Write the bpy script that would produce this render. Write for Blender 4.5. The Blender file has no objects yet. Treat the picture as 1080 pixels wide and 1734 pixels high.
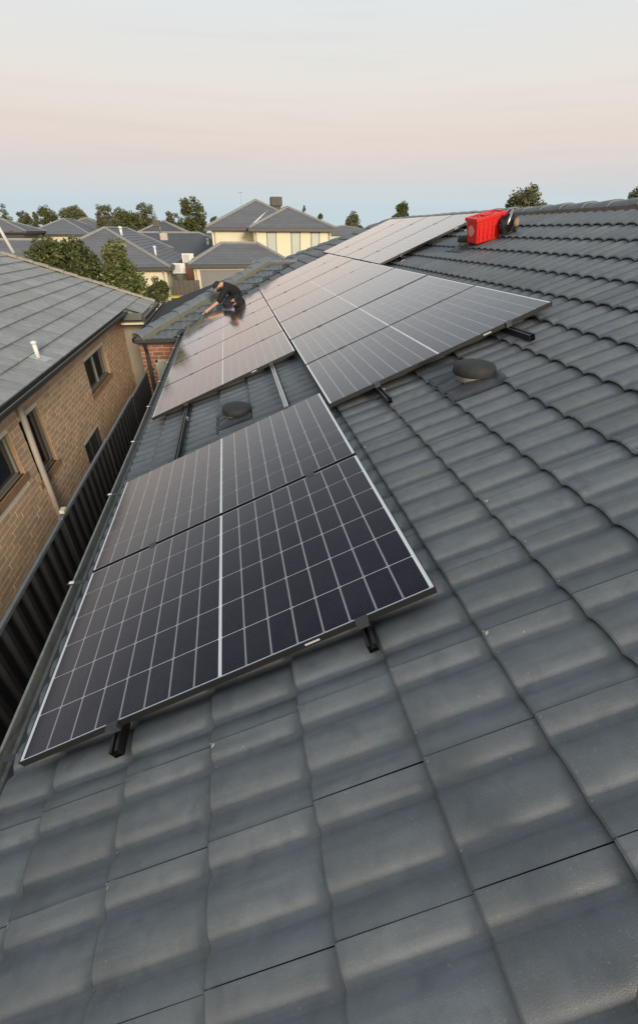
import bpy, bmesh, math, random
from mathutils import Vector, Matrix, Euler
random.seed(7)
SC = bpy.context.scene
COL = SC.collection
R = math.radians
SL = R(22.2); CS, SN = math.cos(SL), math.sin(SL)

# ------------------------------------------------------------------ camera
CAM_C = Vector((0.9950, -1.0610, 1.7530))
CAM_F = 724.3
CX = Vector((0.98350, -0.18254, 0.00501)); CY = Vector((0.09603, 0.54021, 0.83604))
CZ = CX.cross(CY).normalized(); CX = CY.cross(CZ).normalized()
cam = bpy.data.cameras.new('camera'); co = bpy.data.objects.new('camera', cam); COL.objects.link(co)
m = Matrix((CX, CY, CZ)).transposed().to_4x4(); m.translation = CAM_C; co.matrix_world = m
cam.sensor_fit = 'HORIZONTAL'; cam.sensor_width = 36; cam.lens = CAM_F / 1080 * 36
cam.clip_start = .02; cam.clip_end = 3000
SC.camera = co

def px(P):
    q = Vector(P) - CAM_C; d = -q.dot(CZ)
    if d < .05: return None
    return (540 + CAM_F * q.dot(CX) / d, 867 - CAM_F * q.dot(CY) / d, d)

# ------------------------------------------------------------------ world, sun, exposure
W = bpy.data.worlds.new('World'); SC.world = W; W.use_nodes = True
nt = W.node_tree; N = nt.nodes; Lk = nt.links; N.clear()
out = N.new('ShaderNodeOutputWorld'); bg = N.new('ShaderNodeBackground'); Lk.new(bg.outputs[0], out.inputs[0])
tc = N.new('ShaderNodeTexCoord'); sp = N.new('ShaderNodeSeparateXYZ'); Lk.new(tc.outputs['Generated'], sp.inputs[0])
def srgb(*c):
    return tuple((x / 12.92 if x <= .04045 else ((x + .055) / 1.055) ** 2.4) for x in c) + (1,)
rp = N.new('ShaderNodeValToRGB'); Lk.new(sp.outputs[2], rp.inputs[0])
stops = [(0.0, (.765, .832, .862)), (.045, (.792, .845, .868)), (.085, (.852, .838, .836)), (.125, (.896, .845, .818)),
         (.20, (.912, .890, .862)), (.29, (.880, .902, .910)), (.45, (.80, .84, .87)), (1.0, (.74, .79, .84))]
cr = rp.color_ramp
while len(cr.elements) < len(stops): cr.elements.new(.5)
for e, (p_, c_) in zip(cr.elements, stops): e.position = p_; e.color = srgb(*c_)
# broad afterglow where the sun has just set, behind the photographer (towards -Y)
mr = N.new('ShaderNodeMapRange'); Lk.new(sp.outputs[1], mr.inputs[0])
mr.inputs[1].default_value = .1; mr.inputs[2].default_value = -1; mr.inputs[3].default_value = 0; mr.inputs[4].default_value = 1
mr.interpolation_type = 'SMOOTHSTEP'
m2 = N.new('ShaderNodeMapRange'); Lk.new(sp.outputs[2], m2.inputs[0])
m2.inputs[1].default_value = .7; m2.inputs[2].default_value = 0; m2.inputs[3].default_value = 0; m2.inputs[4].default_value = 1
mm = N.new('ShaderNodeMath'); mm.operation = 'MULTIPLY'; Lk.new(mr.outputs[0], mm.inputs[0]); Lk.new(m2.outputs[0], mm.inputs[1])
mx = N.new('ShaderNodeMix'); mx.data_type = 'RGBA'; Lk.new(mm.outputs[0], mx.inputs[0]); Lk.new(rp.outputs[0], mx.inputs[6])
mx.inputs[7].default_value = (1.95, 1.65, 1.22, 1)
# faint streaky cloud near the horizon
nz = N.new('ShaderNodeTexNoise'); mp = N.new('ShaderNodeMapping'); Lk.new(tc.outputs['Generated'], mp.inputs[0]); mp.inputs[3].default_value = (1.5, 1.5, 26)
Lk.new(mp.outputs[0], nz.inputs[0]); nz.inputs['Scale'].default_value = 2.2; nz.inputs['Detail'].default_value = 4
m3 = N.new('ShaderNodeMapRange'); Lk.new(nz.outputs[0], m3.inputs[0]); m3.inputs[1].default_value = .52; m3.inputs[2].default_value = .75; m3.inputs[3].default_value = 1; m3.inputs[4].default_value = .965
mu = N.new('ShaderNodeMix'); mu.data_type = 'RGBA'; mu.blend_type = 'MULTIPLY'; mu.inputs[0].default_value = 1
Lk.new(mx.outputs[2], mu.inputs[6]); Lk.new(m3.outputs[0], mu.inputs[7])
Lk.new(mu.outputs[2], bg.inputs[0]); bg.inputs[1].default_value = 1.0
sd = bpy.data.lights.new('sun', 'SUN'); so = bpy.data.objects.new('sun', sd); COL.objects.link(so)
sd.energy = 3.0; sd.angle = R(11); sd.color = (1, .89, .74)
so.rotation_euler = Vector((-.22, 1, -.27)).to_track_quat('-Z', 'Y').to_euler()
SC.view_settings.view_transform = 'Standard'; SC.view_settings.look = 'None'
SC.view_settings.exposure = 0; SC.view_settings.gamma = 1; SC.view_settings.use_curve_mapping = False
SC.render.engine = 'CYCLES'

# ------------------------------------------------------------------ materials
def mat(name, col, rough=.6, var=.15, scale=6, bump=0, bscale=60, metal=0, rnd=0, col2=None, c2scale=2, c2amt=.5, coat=0, emis=None, spec=.5):
    M = bpy.data.materials.new(name); M.use_nodes = True
    t = M.node_tree; n = t.nodes; l = t.links; b = n['Principled BSDF']
    b.inputs['Roughness'].default_value = rough; b.inputs['Metallic'].default_value = metal
    b.inputs['Specular IOR Level'].default_value = spec
    b.inputs['Coat Weight'].default_value = coat; b.inputs['Coat Roughness'].default_value = .07
    g = n.new('ShaderNodeNewGeometry')
    ns = n.new('ShaderNodeTexNoise'); l.new(g.outputs['Position'], ns.inputs['Vector']); ns.inputs['Scale'].default_value = scale; ns.inputs['Detail'].default_value = 6
    ns.inputs['Roughness'].default_value = .65
    r = n.new('ShaderNodeMapRange'); l.new(ns.outputs[0], r.inputs[0]); r.inputs[1].default_value = .25; r.inputs[2].default_value = .75
    r.inputs[3].default_value = 1 - var; r.inputs[4].default_value = 1 + var
    x = n.new('ShaderNodeMix'); x.data_type = 'RGBA'; x.blend_type = 'MULTIPLY'; x.inputs[0].default_value = 1
    if col2:
        n2 = n.new('ShaderNodeTexNoise'); l.new(g.outputs['Position'], n2.inputs['Vector']); n2.inputs['Scale'].default_value = c2scale; n2.inputs['Detail'].default_value = 8
        n2.inputs['Roughness'].default_value = .7
        r2 = n.new('ShaderNodeMapRange'); l.new(n2.outputs[0], r2.inputs[0]); r2.inputs[1].default_value = .48; r2.inputs[2].default_value = .68; r2.inputs[4].default_value = c2amt
        x2 = n.new('ShaderNodeMix'); x2.data_type = 'RGBA'; l.new(r2.outputs[0], x2.inputs[0])
        x2.inputs[6].default_value = (*col, 1); x2.inputs[7].default_value = (*col2, 1); l.new(x2.outputs[2], x.inputs[6])
    else: x.inputs[6].default_value = (*col, 1)
    last = r.outputs[0]
    if rnd:
        oi = n.new('ShaderNodeObjectInfo'); ad = n.new('ShaderNodeMath'); ad.operation = 'ADD'
        l.new(oi.outputs['Random'], ad.inputs[0]); l.new(g.outputs['Random Per Island'], ad.inputs[1])
        fr = n.new('ShaderNodeMath'); fr.operation = 'FRACT'; l.new(ad.outputs[0], fr.inputs[0])
        r3 = n.new('ShaderNodeMapRange'); l.new(fr.outputs[0], r3.inputs[0]); r3.inputs[3].default_value = 1 - rnd; r3.inputs[4].default_value = 1 + rnd
        mu = n.new('ShaderNodeMath'); mu.operation = 'MULTIPLY'; l.new(last, mu.inputs[0]); l.new(r3.outputs[0], mu.inputs[1]); last = mu.outputs[0]
    l.new(last, x.inputs[7]); l.new(x.outputs[2], b.inputs['Base Color'])
    if bump:
        nb = n.new('ShaderNodeTexNoise'); l.new(g.outputs['Position'], nb.inputs['Vector']); nb.inputs['Scale'].default_value = bscale; nb.inputs['Detail'].default_value = 5
        bp = n.new('ShaderNodeBump'); bp.inputs['Strength'].default_value = bump; bp.inputs['Distance'].default_value = .01
        l.new(nb.outputs[0], bp.inputs['Height']); l.new(bp.outputs[0], b.inputs['Normal'])
    return M
M = {}
M['tile'] = mat('roof_tile_paint', (.110, .121, .130), .54, .20, 11, .22, 420, rnd=.13, col2=(.124, .130, .122), c2scale=3.2, c2amt=.7, spec=.9)
def weather(Mx, pale, dark):      # gritty specks, lichen dots and run-off stains that belong to the old coating
    t = Mx.node_tree; n = t.nodes; l = t.links; b = n['Principled BSDF']; g = n.new('ShaderNodeNewGeometry')
    src = b.inputs['Base Color'].links[0].from_socket
    for (sc, lo, hi, col, vec) in ((55, .70, .76, pale, (1, 1, 1)), (5, .50, .72, dark, (.5, 5, .5)), (190, .60, .78, pale, (1, 1, 1)), (14, .56, .74, dark, (1, 1, 1))):
        m_ = n.new('ShaderNodeMapping'); l.new(g.outputs['Position'], m_.inputs[0]); m_.inputs[3].default_value = vec
        z = n.new('ShaderNodeTexNoise'); l.new(m_.outputs[0], z.inputs['Vector']); z.inputs['Scale'].default_value = sc; z.inputs['Detail'].default_value = 3
        q = n.new('ShaderNodeMapRange'); l.new(z.outputs[0], q.inputs[0]); q.inputs[1].default_value = lo; q.inputs[2].default_value = hi; q.inputs[4].default_value = .55 if col is dark else .45
        x = n.new('ShaderNodeMix'); x.data_type = 'RGBA'; l.new(q.outputs[0], x.inputs[0]); l.new(src, x.inputs[6]); x.inputs[7].default_value = (*col, 1); src = x.outputs[2]
    l.new(src, b.inputs['Base Color'])
weather(M['tile'], (.26, .27, .24), (.062, .072, .082))
M['worn'] = mat('worn_tile_edge', (.165, .17, .155), .6, .2, 40, col2=(.55, .53, .42), c2scale=9, c2amt=1)
M['wornlight'] = mat('bare_tile_edge', (.50, .49, .38), .7, .3, 50)
M['under'] = mat('roof_sarking', (.02, .02, .02), .9)
M['mortar'] = mat('ridge_bedding', (.13, .10, .08), .9, .3, 20, .4)
M['cap'] = mat('ridge_cap_paint', (.140, .154, .162), .5, .12, 6, .2, 200, rnd=.06)
M['gutter'] = mat('gutter_steel', (.20, .21, .20), .5, .25, 14, .5, 22, col2=(.20, .20, .18), c2scale=5)
M['dark'] = mat('charcoal_steel', (.035, .037, .04), .45, .15)
M['rail'] = mat('black_anodised_rail', (.012, .012, .013), .35, .1, metal=.3)
M['alu'] = mat('silver_aluminium', (.55, .55, .53), .35, .1, metal=.9)
M['frame'] = mat('module_frame', (.010, .010, .010), .45, .1, spec=.4)
M['back'] = mat('module_backsheet', (.72, .74, .76), .3, .03, spec=.0)
M['ribbon'] = mat('cell_interconnect', (.27, .27, .29), .3, .1, 60, spec=.0)
def cellmat():
    Mx = mat('solar_cell', (.010, .0085, .016), .12, .12, 3, rnd=.14, spec=0)
    t = Mx.node_tree; n = t.nodes; l = t.links; b = n['Principled BSDF']
    src = b.inputs['Base Color'].links[0].from_socket
    tc = n.new('ShaderNodeTexCoord'); s = n.new('ShaderNodeSeparateXYZ'); l.new(tc.outputs['Object'], s.inputs[0])
    def lines(sock, period, width):
        a = n.new('ShaderNodeMath'); a.operation = 'DIVIDE'; l.new(sock, a.inputs[0]); a.inputs[1].default_value = period
        f = n.new('ShaderNodeMath'); f.operation = 'FRACT'; l.new(a.outputs[0], f.inputs[0])
        c = n.new('ShaderNodeMath'); c.operation = 'LESS_THAN'; l.new(f.outputs[0], c.inputs[0]); c.inputs[1].default_value = width
        return c.outputs[0]
    a = lines(s.outputs[1], .0092, .16); bb = lines(s.outputs[0], .0062, .62)
    mu = n.new('ShaderNodeMath'); mu.operation = 'MULTIPLY'; l.new(a, mu.inputs[0]); l.new(bb, mu.inputs[1])
    x = n.new('ShaderNodeMix'); x.data_type = 'RGBA'; l.new(mu.outputs[0], x.inputs[0]); l.new(src, x.inputs[6]); x.inputs[7].default_value = (.115, .125, .18, 1)
    l.new(x.outputs[2], b.inputs['Base Color'])
    return Mx
M['cell'] = cellmat()
def cover_glass(Mx):        # anti-reflective textured cover glass: little reflection head-on, mirror-like at grazing angles
    t = Mx.node_tree; n = t.nodes; l = t.links; b = n['Principled BSDF']; o = n['Material Output']
    lw = n.new('ShaderNodeLayerWeight'); lw.inputs[0].default_value = .5
    p = n.new('ShaderNodeMath'); p.operation = 'POWER'; l.new(lw.outputs['Facing'], p.inputs[0]); p.inputs[1].default_value = 3.8
    q = n.new('ShaderNodeMath'); q.operation = 'MULTIPLY_ADD'; l.new(p.outputs[0], q.inputs[0]); q.inputs[1].default_value = 1.36; q.inputs[2].default_value = .008; q.use_clamp = True
    g = n.new('ShaderNodeBsdfGlossy'); g.inputs['Roughness'].default_value = .075; g.inputs['Color'].default_value = (1, .948, .922, 1)
    ge = n.new('ShaderNodeNewGeometry'); dn = n.new('ShaderNodeTexNoise'); l.new(ge.outputs['Position'], dn.inputs['Vector']); dn.inputs['Scale'].default_value = 3.5; dn.inputs['Detail'].default_value = 7; dn.inputs['Roughness'].default_value = .7
    dr = n.new('ShaderNodeMapRange'); l.new(dn.outputs[0], dr.inputs[0]); dr.inputs[1].default_value = .3; dr.inputs[2].default_value = .75; dr.inputs[3].default_value = .06; dr.inputs[4].default_value = .13; l.new(dr.outputs[0], g.inputs['Roughness'])
    df = n.new('ShaderNodeBsdfDiffuse'); df.inputs[0].default_value = (.30, .28, .25, 1); dm = n.new('ShaderNodeMixShader'); d2 = n.new('ShaderNodeMapRange'); l.new(dn.outputs[0], d2.inputs[0])
    d2.inputs[1].default_value = .45; d2.inputs[2].default_value = .8; d2.inputs[3].default_value = 0; d2.inputs[4].default_value = .04; l.new(d2.outputs[0], dm.inputs[0]); l.new(b.outputs[0], dm.inputs[1]); l.new(df.outputs[0], dm.inputs[2])
    m_ = n.new('ShaderNodeMixShader'); l.new(q.outputs[0], m_.inputs[0]); l.new(dm.outputs[0], m_.inputs[1]); l.new(g.outputs[0], m_.inputs[2]); l.new(m_.outputs[0], o.inputs['Surface'])
for k_ in ('cell', 'back', 'ribbon'): cover_glass(M[k_])
M['white'] = mat('white_plastic', (.7, .7, .66), .5, .08)
M['sticker'] = mat('white_sticker', (.42, .42, .42), .5, .05)
M['vent'] = mat('vent_cap_plastic', (.020, .021, .021), .75, .3, 25, .2, 60, col2=(.040, .040, .037), c2scale=12)
M['ventring'] = mat('vent_collar', (.34, .31, .25), .7, .25, 20)
M['flash'] = mat('lead_flashing', (.045, .048, .055), .45, .25, 9, .5, 30)
M['nbrick'] = mat('tan_brick', (.62, .42, .265), .85, .16, 30, .3, 80, rnd=.13)
M['nmortar'] = mat('cream_mortar', (.80, .72, .58), .9, .12, 30)
M['obrick'] = mat('red_brick', (.27, .11, .06), .85, .25, 30, .3, 80, rnd=.25)
M['omortar'] = mat('pale_mortar', (.50, .42, .33), .9, .12, 30)
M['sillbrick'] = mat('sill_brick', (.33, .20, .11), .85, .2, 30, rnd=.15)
M['winframe'] = mat('cream_window_frame', (.42, .42, .34), .5, .08)
M['sage'] = mat('sage_window_frame', (.19, .195, .17), .5, .08)
M['glass'] = mat('dark_window_glass', (.03, .035, .04), .08, .2, 2, coat=.5)
M['blind'] = mat('window_blind', (.40, .43, .36), .35, .06, 2, coat=.4)
M['ntile'] = mat('neighbour_tile', (.31, .305, .295), .7, .16, 10, .4, 160, rnd=.12, col2=(.37, .36, .335), c2scale=2.5, c2amt=.6); weather(M['ntile'], (.48, .46, .40), (.20, .20, .195))
M['ncap'] = mat('weathered_cap', (.30, .265, .20), .8, .25, 12, .3, 80, rnd=.1)
M['fascia'] = mat('dark_gutter', (.045, .043, .04), .45, .15)
M['gutterlip'] = mat('grey_green_gutter', (.10, .11, .095), .5, .15)
M['pipe'] = mat('tan_downpipe', (.42, .37, .31), .55, .12)
M['fence'] = mat('charcoal_fence_sheet', (.034, .034, .034), .55, .2, 5)
M['fencerail'] = mat('fence_rail_grey', (.17, .18, .185), .45, .12)
M['croof'] = mat('distant_tile', (.135, .137, .150), .65, .12, 1.5, rnd=.06)
M['croof2'] = mat('distant_dark_tile', (.085, .088, .10), .65, .12, 1.5)
M['ccap'] = mat('distant_cap', (.24, .235, .22), .7, .15, 3)
M['cream'] = mat('cream_render', (.70, .635, .45), .85, .05, 1.2)
M['cream2'] = mat('pale_render', (.66, .585, .41), .85, .05, 1.2)
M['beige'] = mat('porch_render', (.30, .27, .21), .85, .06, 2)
M['garage'] = mat('garage_door', (.19, .18, .17), .6, .06, 2)
M['woodfence'] = mat('paling_fence', (.10, .085, .07), .85, .25, 5, rnd=.15)
M['grass'] = mat('ground_cover', (.07, .075, .045), .95, .3, .4, col2=(.12, .11, .09), c2scale=.12, c2amt=.9)
M['concrete'] = mat('side_path', (.22, .21, .19), .9, .2, 3)
M['bark'] = mat('bark', (.10, .075, .055), .9, .3, 12)
def leafmat(name, a, b_):
    Mx = mat(name, a, .75, .35, 1.2, rnd=.45, col2=b_, c2scale=1.4, c2amt=.9)
    return Mx
M['leaf'] = leafmat('leaf_green', (.075, .085, .022), (.13, .125, .045))
M['leaf2'] = leafmat('leaf_light', (.115, .130, .035), (.20, .195, .08))
M['leaf3'] = leafmat('leaf_dusty', (.105, .108, .052), (.15, .14, .075))
M['red'] = mat('red_plastic', (.62, .018, .014), .38, .06, 8)
M['redw'] = mat('pale_red_print', (.70, .22, .20), .5, .15, 30)
M['black'] = mat('black_fabric', (.012, .012, .013), .8, .3, 30, .3, 90)
M['jumper'] = mat('black_jumper', (.008, .007, .0065), .85, .3, 20, .3, 60)
M['trousers'] = mat('navy_trousers', (.010, .012, .018), .8, .3, 20)
M['skin'] = mat('skin', (.52, .27, .17), .55, .08, 20)
M['hair'] = mat('dark_hair', (.02, .014, .01), .7, .2, 60)
M['cap_brim'] = mat('cap_brim', (.25, .24, .17), .8, .1)
M['capcloth'] = mat('cap_cloth', (.018, .018, .017), .85, .2, 40)
M['boot'] = mat('suede_boot', (.20, .17, .14), .9, .2, 60, .4, 200)
M['rubber'] = mat('boot_sole', (.09, .08, .07), .8, .2)
M['evap'] = mat('evaporative_cooler', (.10, .085, .065), .8, .2, 6)
M['yellow'] = mat('yellow_lid', (.55, .42, .03), .6, .1)

# ------------------------------------------------------------------ mesh helpers
class MB:
    def __init__(s): s.v = []; s.f = []; s.m = []
    def add(s, vs, fs, mi=0):
        o = len(s.v); s.v += [tuple(v) for v in vs]; s.f += [tuple(i + o for i in f) for f in fs]; s.m += [mi] * len(fs); return s
    def box(s, a, b, mi=0, X=None):
        (x0, y0, z0), (x1, y1, z1) = a, b
        vs = [Vector(p) for p in ((x0,y0,z0),(x1,y0,z0),(x1,y1,z0),(x0,y1,z0),(x0,y0,z1),(x1,y0,z1),(x1,y1,z1),(x0,y1,z1))]
        if X: vs = [X @ v for v in vs]
        return s.add(vs, [(0,3,2,1),(4,5,6,7),(0,1,5,4),(1,2,6,5),(2,3,7,6),(3,0,4,7)], mi)
    def tube(s, pts, r, n=10, mi=0, caps=True):
        pts = [Vector(p) for p in pts]; rs = r if isinstance(r, (list, tuple)) else [r] * len(pts)
        rings = []; 
        for i, p in enumerate(pts):
            d = (pts[min(i + 1, len(pts) - 1)] - pts[max(i - 1, 0)]).normalized()
            a = Vector((0, 0, 1)) if abs(d.z) < .9 else Vector((1, 0, 0))
            u = d.cross(a).normalized(); w = d.cross(u)
            rings.append([p + (u * math.cos(t) + w * math.sin(t)) * rs[i] for t in [2 * math.pi * k / n for k in range(n)]])
        vs = [v for rg in rings for v in rg]; fs = []
        for i in range(len(pts) - 1):
            for k in range(n): a = i * n + k; b = i * n + (k + 1) % n; fs.append((a, b, b + n, a + n))
        if caps: fs.append(tuple(range(n))[::-1]); fs.append(tuple(range((len(pts) - 1) * n, len(pts) * n)))
        return s.add(vs, fs, mi)
    def lathe(s, prof, n=28, c=(0, 0, 0), mi=0, X=None):
        vs = []; fs = []
        for (r, z) in prof:
            for k in range(n):
                t = 2 * math.pi * k / n; v = Vector((c[0] + r * math.cos(t), c[1] + r * math.sin(t), c[2] + z)); vs.append(X @ v if X else v)
        for i in range(len(prof) - 1):
            for k in range(n): a = i * n + k; b = i * n + (k + 1) % n; fs.append((a, b, b + n, a + n))
        fs.append(tuple(range(n))[::-1]); fs.append(tuple(range((len(prof) - 1) * n, len(prof) * n)))
        return s.add(vs, fs, mi)
    def mesh(s, name, mats, smooth=False):
        me = bpy.data.meshes.new(name); me.from_pydata(s.v, [], s.f)
        for m_ in (mats if isinstance(mats, (list, tuple)) else [mats]): me.materials.append(m_)
        for p, i in zip(me.polygons, s.m): p.material_index = i; p.use_smooth = smooth
        me.update(); return me
    def build(s, name, mats, parent=None, smooth=False, stuff=False, bevel=0):
        return link(name, s.mesh(name, mats, smooth), parent, stuff, bevel)
def link(name, me, parent=None, stuff=False, bevel=0):
    o = bpy.data.objects.new(name, me); COL.objects.link(o)
    if parent: o.parent = parent
    if stuff: o['kind'] = 'stuff'
    if bevel:
        b = o.modifiers.new('bevel', 'BEVEL'); b.width = bevel; b.segments = 2; b.limit_method = 'ANGLE'; b.angle_limit = R(40)
    return o
def tag(o, label, cat, group=None):
    o['label'] = label; o['category'] = cat
    if group: o['group'] = group
    return o
def thing(name, label, cat, loc=(0, 0, 0), rot=(0, 0, 0), group=None):
    o = bpy.data.objects.new(name, None); COL.objects.link(o); o.location = loc; o.rotation_euler = rot; o.empty_display_size = .2
    return tag(o, label, cat, group)
def struct(name, mb, m_):
    o = mb.build(name, m_); o['kind'] = 'structure'; return o
def RP(v, u, h=0): return Vector((v * CS - h * SN, u, v * SN + h * CS))
ROOFX = Matrix(((CS, 0, -SN), (0, 1, 0), (SN, 0, CS)))      # roof frame -> world
GZ = -2.75

# ------------------------------------------------------------------ ground
struct('ground', MB().add([(-900, -60, GZ - .02), (900, -60, GZ - .02), (900, 1500, GZ - .02), (-900, 1500, GZ - .02)], [(0, 1, 2, 3)]), M['grass'])
struct('side_path', MB().box((-2.2, -6, GZ - .1), (.2, 24, GZ)), M['concrete'])

# ------------------------------------------------------------------ our house
house = thing('tiled_roof_house', 'single-storey house under the charcoal roof of wavy concrete tiles that carries the solar panels', 'house', (0, 0, 0))
PT = .302; U0 = -.186; AMP = .0245
def prof(y):       # two broad rolls to a tile, crest at the side joints
    t = ((y / PT * 2 + .5) % 1) * 2 - 1          # -1..1 over one roll, 0 on its crest
    a = min(1, abs(t) / .955)
    return AMP * (1 - a ** 3.2)
CREST = -.092
courses = [-.135, .112, .455, .798, 1.141, 1.489] + [1.828 + .325 * k for k in range(0, 12)]
TILT = .025; THK = .017
def tile_geo(L, nu=26, lip=0, lap=.05, chip=()):
    """x up the slope from the butt, y along the eave, z normal"""
    mb = MB(); ys = [0.0012] + [PT * (i + .5) / nu for i in range(nu)] + [PT - .0016]
    rows = [(.0035, -THK), (.0, -THK * .55), (.0022, -.0035), (.010, 0), (L * .5, 0), (L + lap, 0)]
    vs = []
    for (x, dz) in rows:
        for y in ys:
            z = CREST - AMP + prof(y) + TILT * (1 - x / L) - TILT * .45 + dz
            if y > PT - .01: z += .0016
            vs.append((x, y, z))
    n = len(ys); fs = []
    for i in range(len(rows) - 1):
        for k in range(n - 1): fs.append((i * n + k, i * n + k + 1, (i + 1) * n + k + 1, (i + 1) * n + k)[::-1])
    mb.add(vs, [f for f in fs], 0)
    # raised side lip along the interlock
    y0, y1 = PT - .0052, PT - .0008
    for (xa, xb) in ((.004, L + .01),):
        za = CREST + TILT * (1 - xa / L) - TILT * .45 - .0006; zb = CREST + TILT * (1 - xb / L) - TILT * .45 - .0006
        mb.add([(xa, y0, za + .0014), (xa, y1, za + .0018), (xb, y1, zb + .0018), (xb, y0, zb + .0014), (xa, y1 + .0008, za - .008), (xb, y1 + .0008, zb - .008)],
               [(0, 1, 2, 3)[::-1] if 0 else (0, 3, 2, 1), (1, 2, 5, 4)], lip)
    if lip and chip:
        zc = CREST + TILT - TILT * .45 + .0024
        for (xa, ya, sz) in chip:
            y_ = PT - ya; zz = CREST - AMP + prof(y_) + TILT * (1 - xa / L) - TILT * .45 + .0012
            mb.add([(xa, y_ - sz, zz), (xa + sz * .9, y_ - sz * .7, zz), (xa + sz * 1.3, y_ + sz * .2, zz), (xa + sz * .3, y_ + sz * .3, zz - .0005)], [(0, 1, 2, 3)], lip)
    return mb
def tile_meshes(L):
    out = []
    for k, mats in enumerate([[M['tile'], M['tile']], [M['tile'], M['worn']], [M['tile'], M['wornlight']]]):
        g = tile_geo(L, lip=1, chip=[(), ((.008, .012, .007), (.006, .22, .005)), ((.008, .010, .011), (.010, .08, .007), (.12, .05, .005))][k]); me = g.mesh('roof_tile', mats, True)
        bm = bmesh.new(); bm.from_mesh(me)
        for f in bm.faces:
            if f.normal.z < -.2: f.normal_flip()
        bm.to_mesh(me); bm.free(); out.append(me)
    return out
# roof sheet (main plane, rear plane, far hip plane) under the tiles
RX, RY = 5.28, 11.8; RZ = 2.03
ez = RP(-.16, 0, -.15)
rs = MB()
sheet = lambda v, y: RP(v, y, -.155)
rs.add([sheet(-.14, -7), sheet(5.62, -7), sheet(5.62, RY), sheet(3.0, 14.1), sheet(3.0, 12.4), sheet(-.14, 9.45)], [(0, 1, 2, 3, 4, 5)])
rt = sheet(5.62, -7)
rs.add([rt, (rt.x * 2 + .2, -7, sheet(-.1, 0).z), (rt.x * 2 + .2, 17.4, sheet(-.1, 0).z), (rt.x, RY, rt.z)], [(0, 1, 2, 3)])
rs.add([(rt.x, RY, rt.z), (rt.x * 2 + .2, 17.4, sheet(-.1, 0).z), (-.2, 17.4, sheet(-.1, 0).z)], [(0, 1, 2)])
roof = rs.build('roof', M['under'], house)
# solar array footprints, to know which tiles the panels cover
PW, PL_, PP = 1.134, 1.762, 1.154
ROWS = {'A': (0, 0, 2), 'C': (3.770, 0, 5), 'D': (1.996, 1.778, 7), 'E': (6.226, 3.560, 4)}
def covered(P):
    q = Vector(P); d = q - CAM_C; n = Vector((-SN, 0, CS)); t = -CAM_C.dot(n) / d.dot(n)
    h = CAM_C + d * t; v = h.x * CS + h.z * SN; u = h.y
    for (u0, v0, k) in ROWS.values():
        if v0 - .02 < v < v0 + PL_ + .02 and u0 - .02 < u < u0 + PP * k: return True
    return False
cells = []
for ci in range(len(courses) - 1):
    v0 = courses[ci]; L = courses[ci + 1] - v0
    if v0 > 5.5: continue
    for k in range(-19, 48):
        u = U0 + PT * k; cv, cu = v0 + L / 2, u + PT / 2; P = RP(cv, cu, -.09); x = P.x
        full_lim = (x + 9.65 if cv < 3.1 else 17.08 - x)
        if cu - PT > full_lim: continue
        whole = cu + PT * 1.1 < full_lim and v0 + L < 5.60
        p = px(P); score = 0
        if p and whole and -60 < p[0] < 1140 and 250 < p[1] < 1830 and not (covered(RP(v0 + .05, cu, -.09)) and covered(RP(v0 + L, cu, -.09)) and covered(P)):
            q1, q2, q3 = px(RP(v0, u, -.09)), px(RP(v0, u + PT, -.09)), px(RP(v0 + L, u, -.09))
            if q1 and q2 and q3: score = abs((q2[0] - q1[0]) * (q3[1] - q1[1]) - (q2[1] - q1[1]) * (q3[0] - q1[0]))
            else: score = 1e9
        cells.append((score, ci, v0, L, u, cv, whole))
cells.sort(key=lambda c: -c[0])
tm = {}
jA = MB(); jB = MB()
base_geo = {}
worn_rng = random.Random(3)
for i, (score, ci, v0, L, u, cv, whole) in enumerate(cells):
    key = round(L, 3)
    if key not in tm: tm[key] = tile_meshes(L); g_ = tile_geo(L, 16, 0); base_geo[key] = g_
    if i < 300 and score > 0:
        r_ = worn_rng.random(); me = tm[key][0 if r_ < .35 else (1 if r_ < .93 else 2)]
        o = link('roof_tile', me, roof)
        o.location = RP(v0, u, 0) ; o.rotation_euler = (worn_rng.gauss(0, .0018), -SL + worn_rng.gauss(0, .0018), worn_rng.gauss(0, .0015))
    else:
        g_ = base_geo[key]; dz = random.gauss(0, .0008)
        tgt = jA if cv < 3.1 else jB
        tgt.add([RP(v0 + v[0], u + v[1], v[2] + dz) for v in g_.v], g_.f)
def cut(mb, name, mats, planes, parent, smooth=True):
    me = mb.mesh(name, mats, smooth); bm = bmesh.new(); bm.from_mesh(me)
    for (co_, no_) in planes:      # keep the side the normal does not point to
        bmesh.ops.bisect_plane(bm, geom=bm.verts[:] + bm.edges[:] + bm.faces[:], plane_co=co_, plane_no=no_, clear_outer=True)
    bm.normal_update()
    for f in bm.faces:
        if f.normal.z < -.35: f.normal_flip()
    bm.to_mesh(me); bm.free()
    for p in me.polygons: p.use_smooth = smooth
    return link(name, me, parent, True)
cut(jA, 'roof_tiles_joined', M['tile'], [((-.25, 9.40, 0), (-1, 1, 0))], roof)
cut(jB, 'upper_roof_tiles_joined', M['tile'], [((5.28, 11.8, 0), (1, 1, 0)), (RP(5.61, 0, 0), (CS, 0, SN))], roof)

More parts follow.
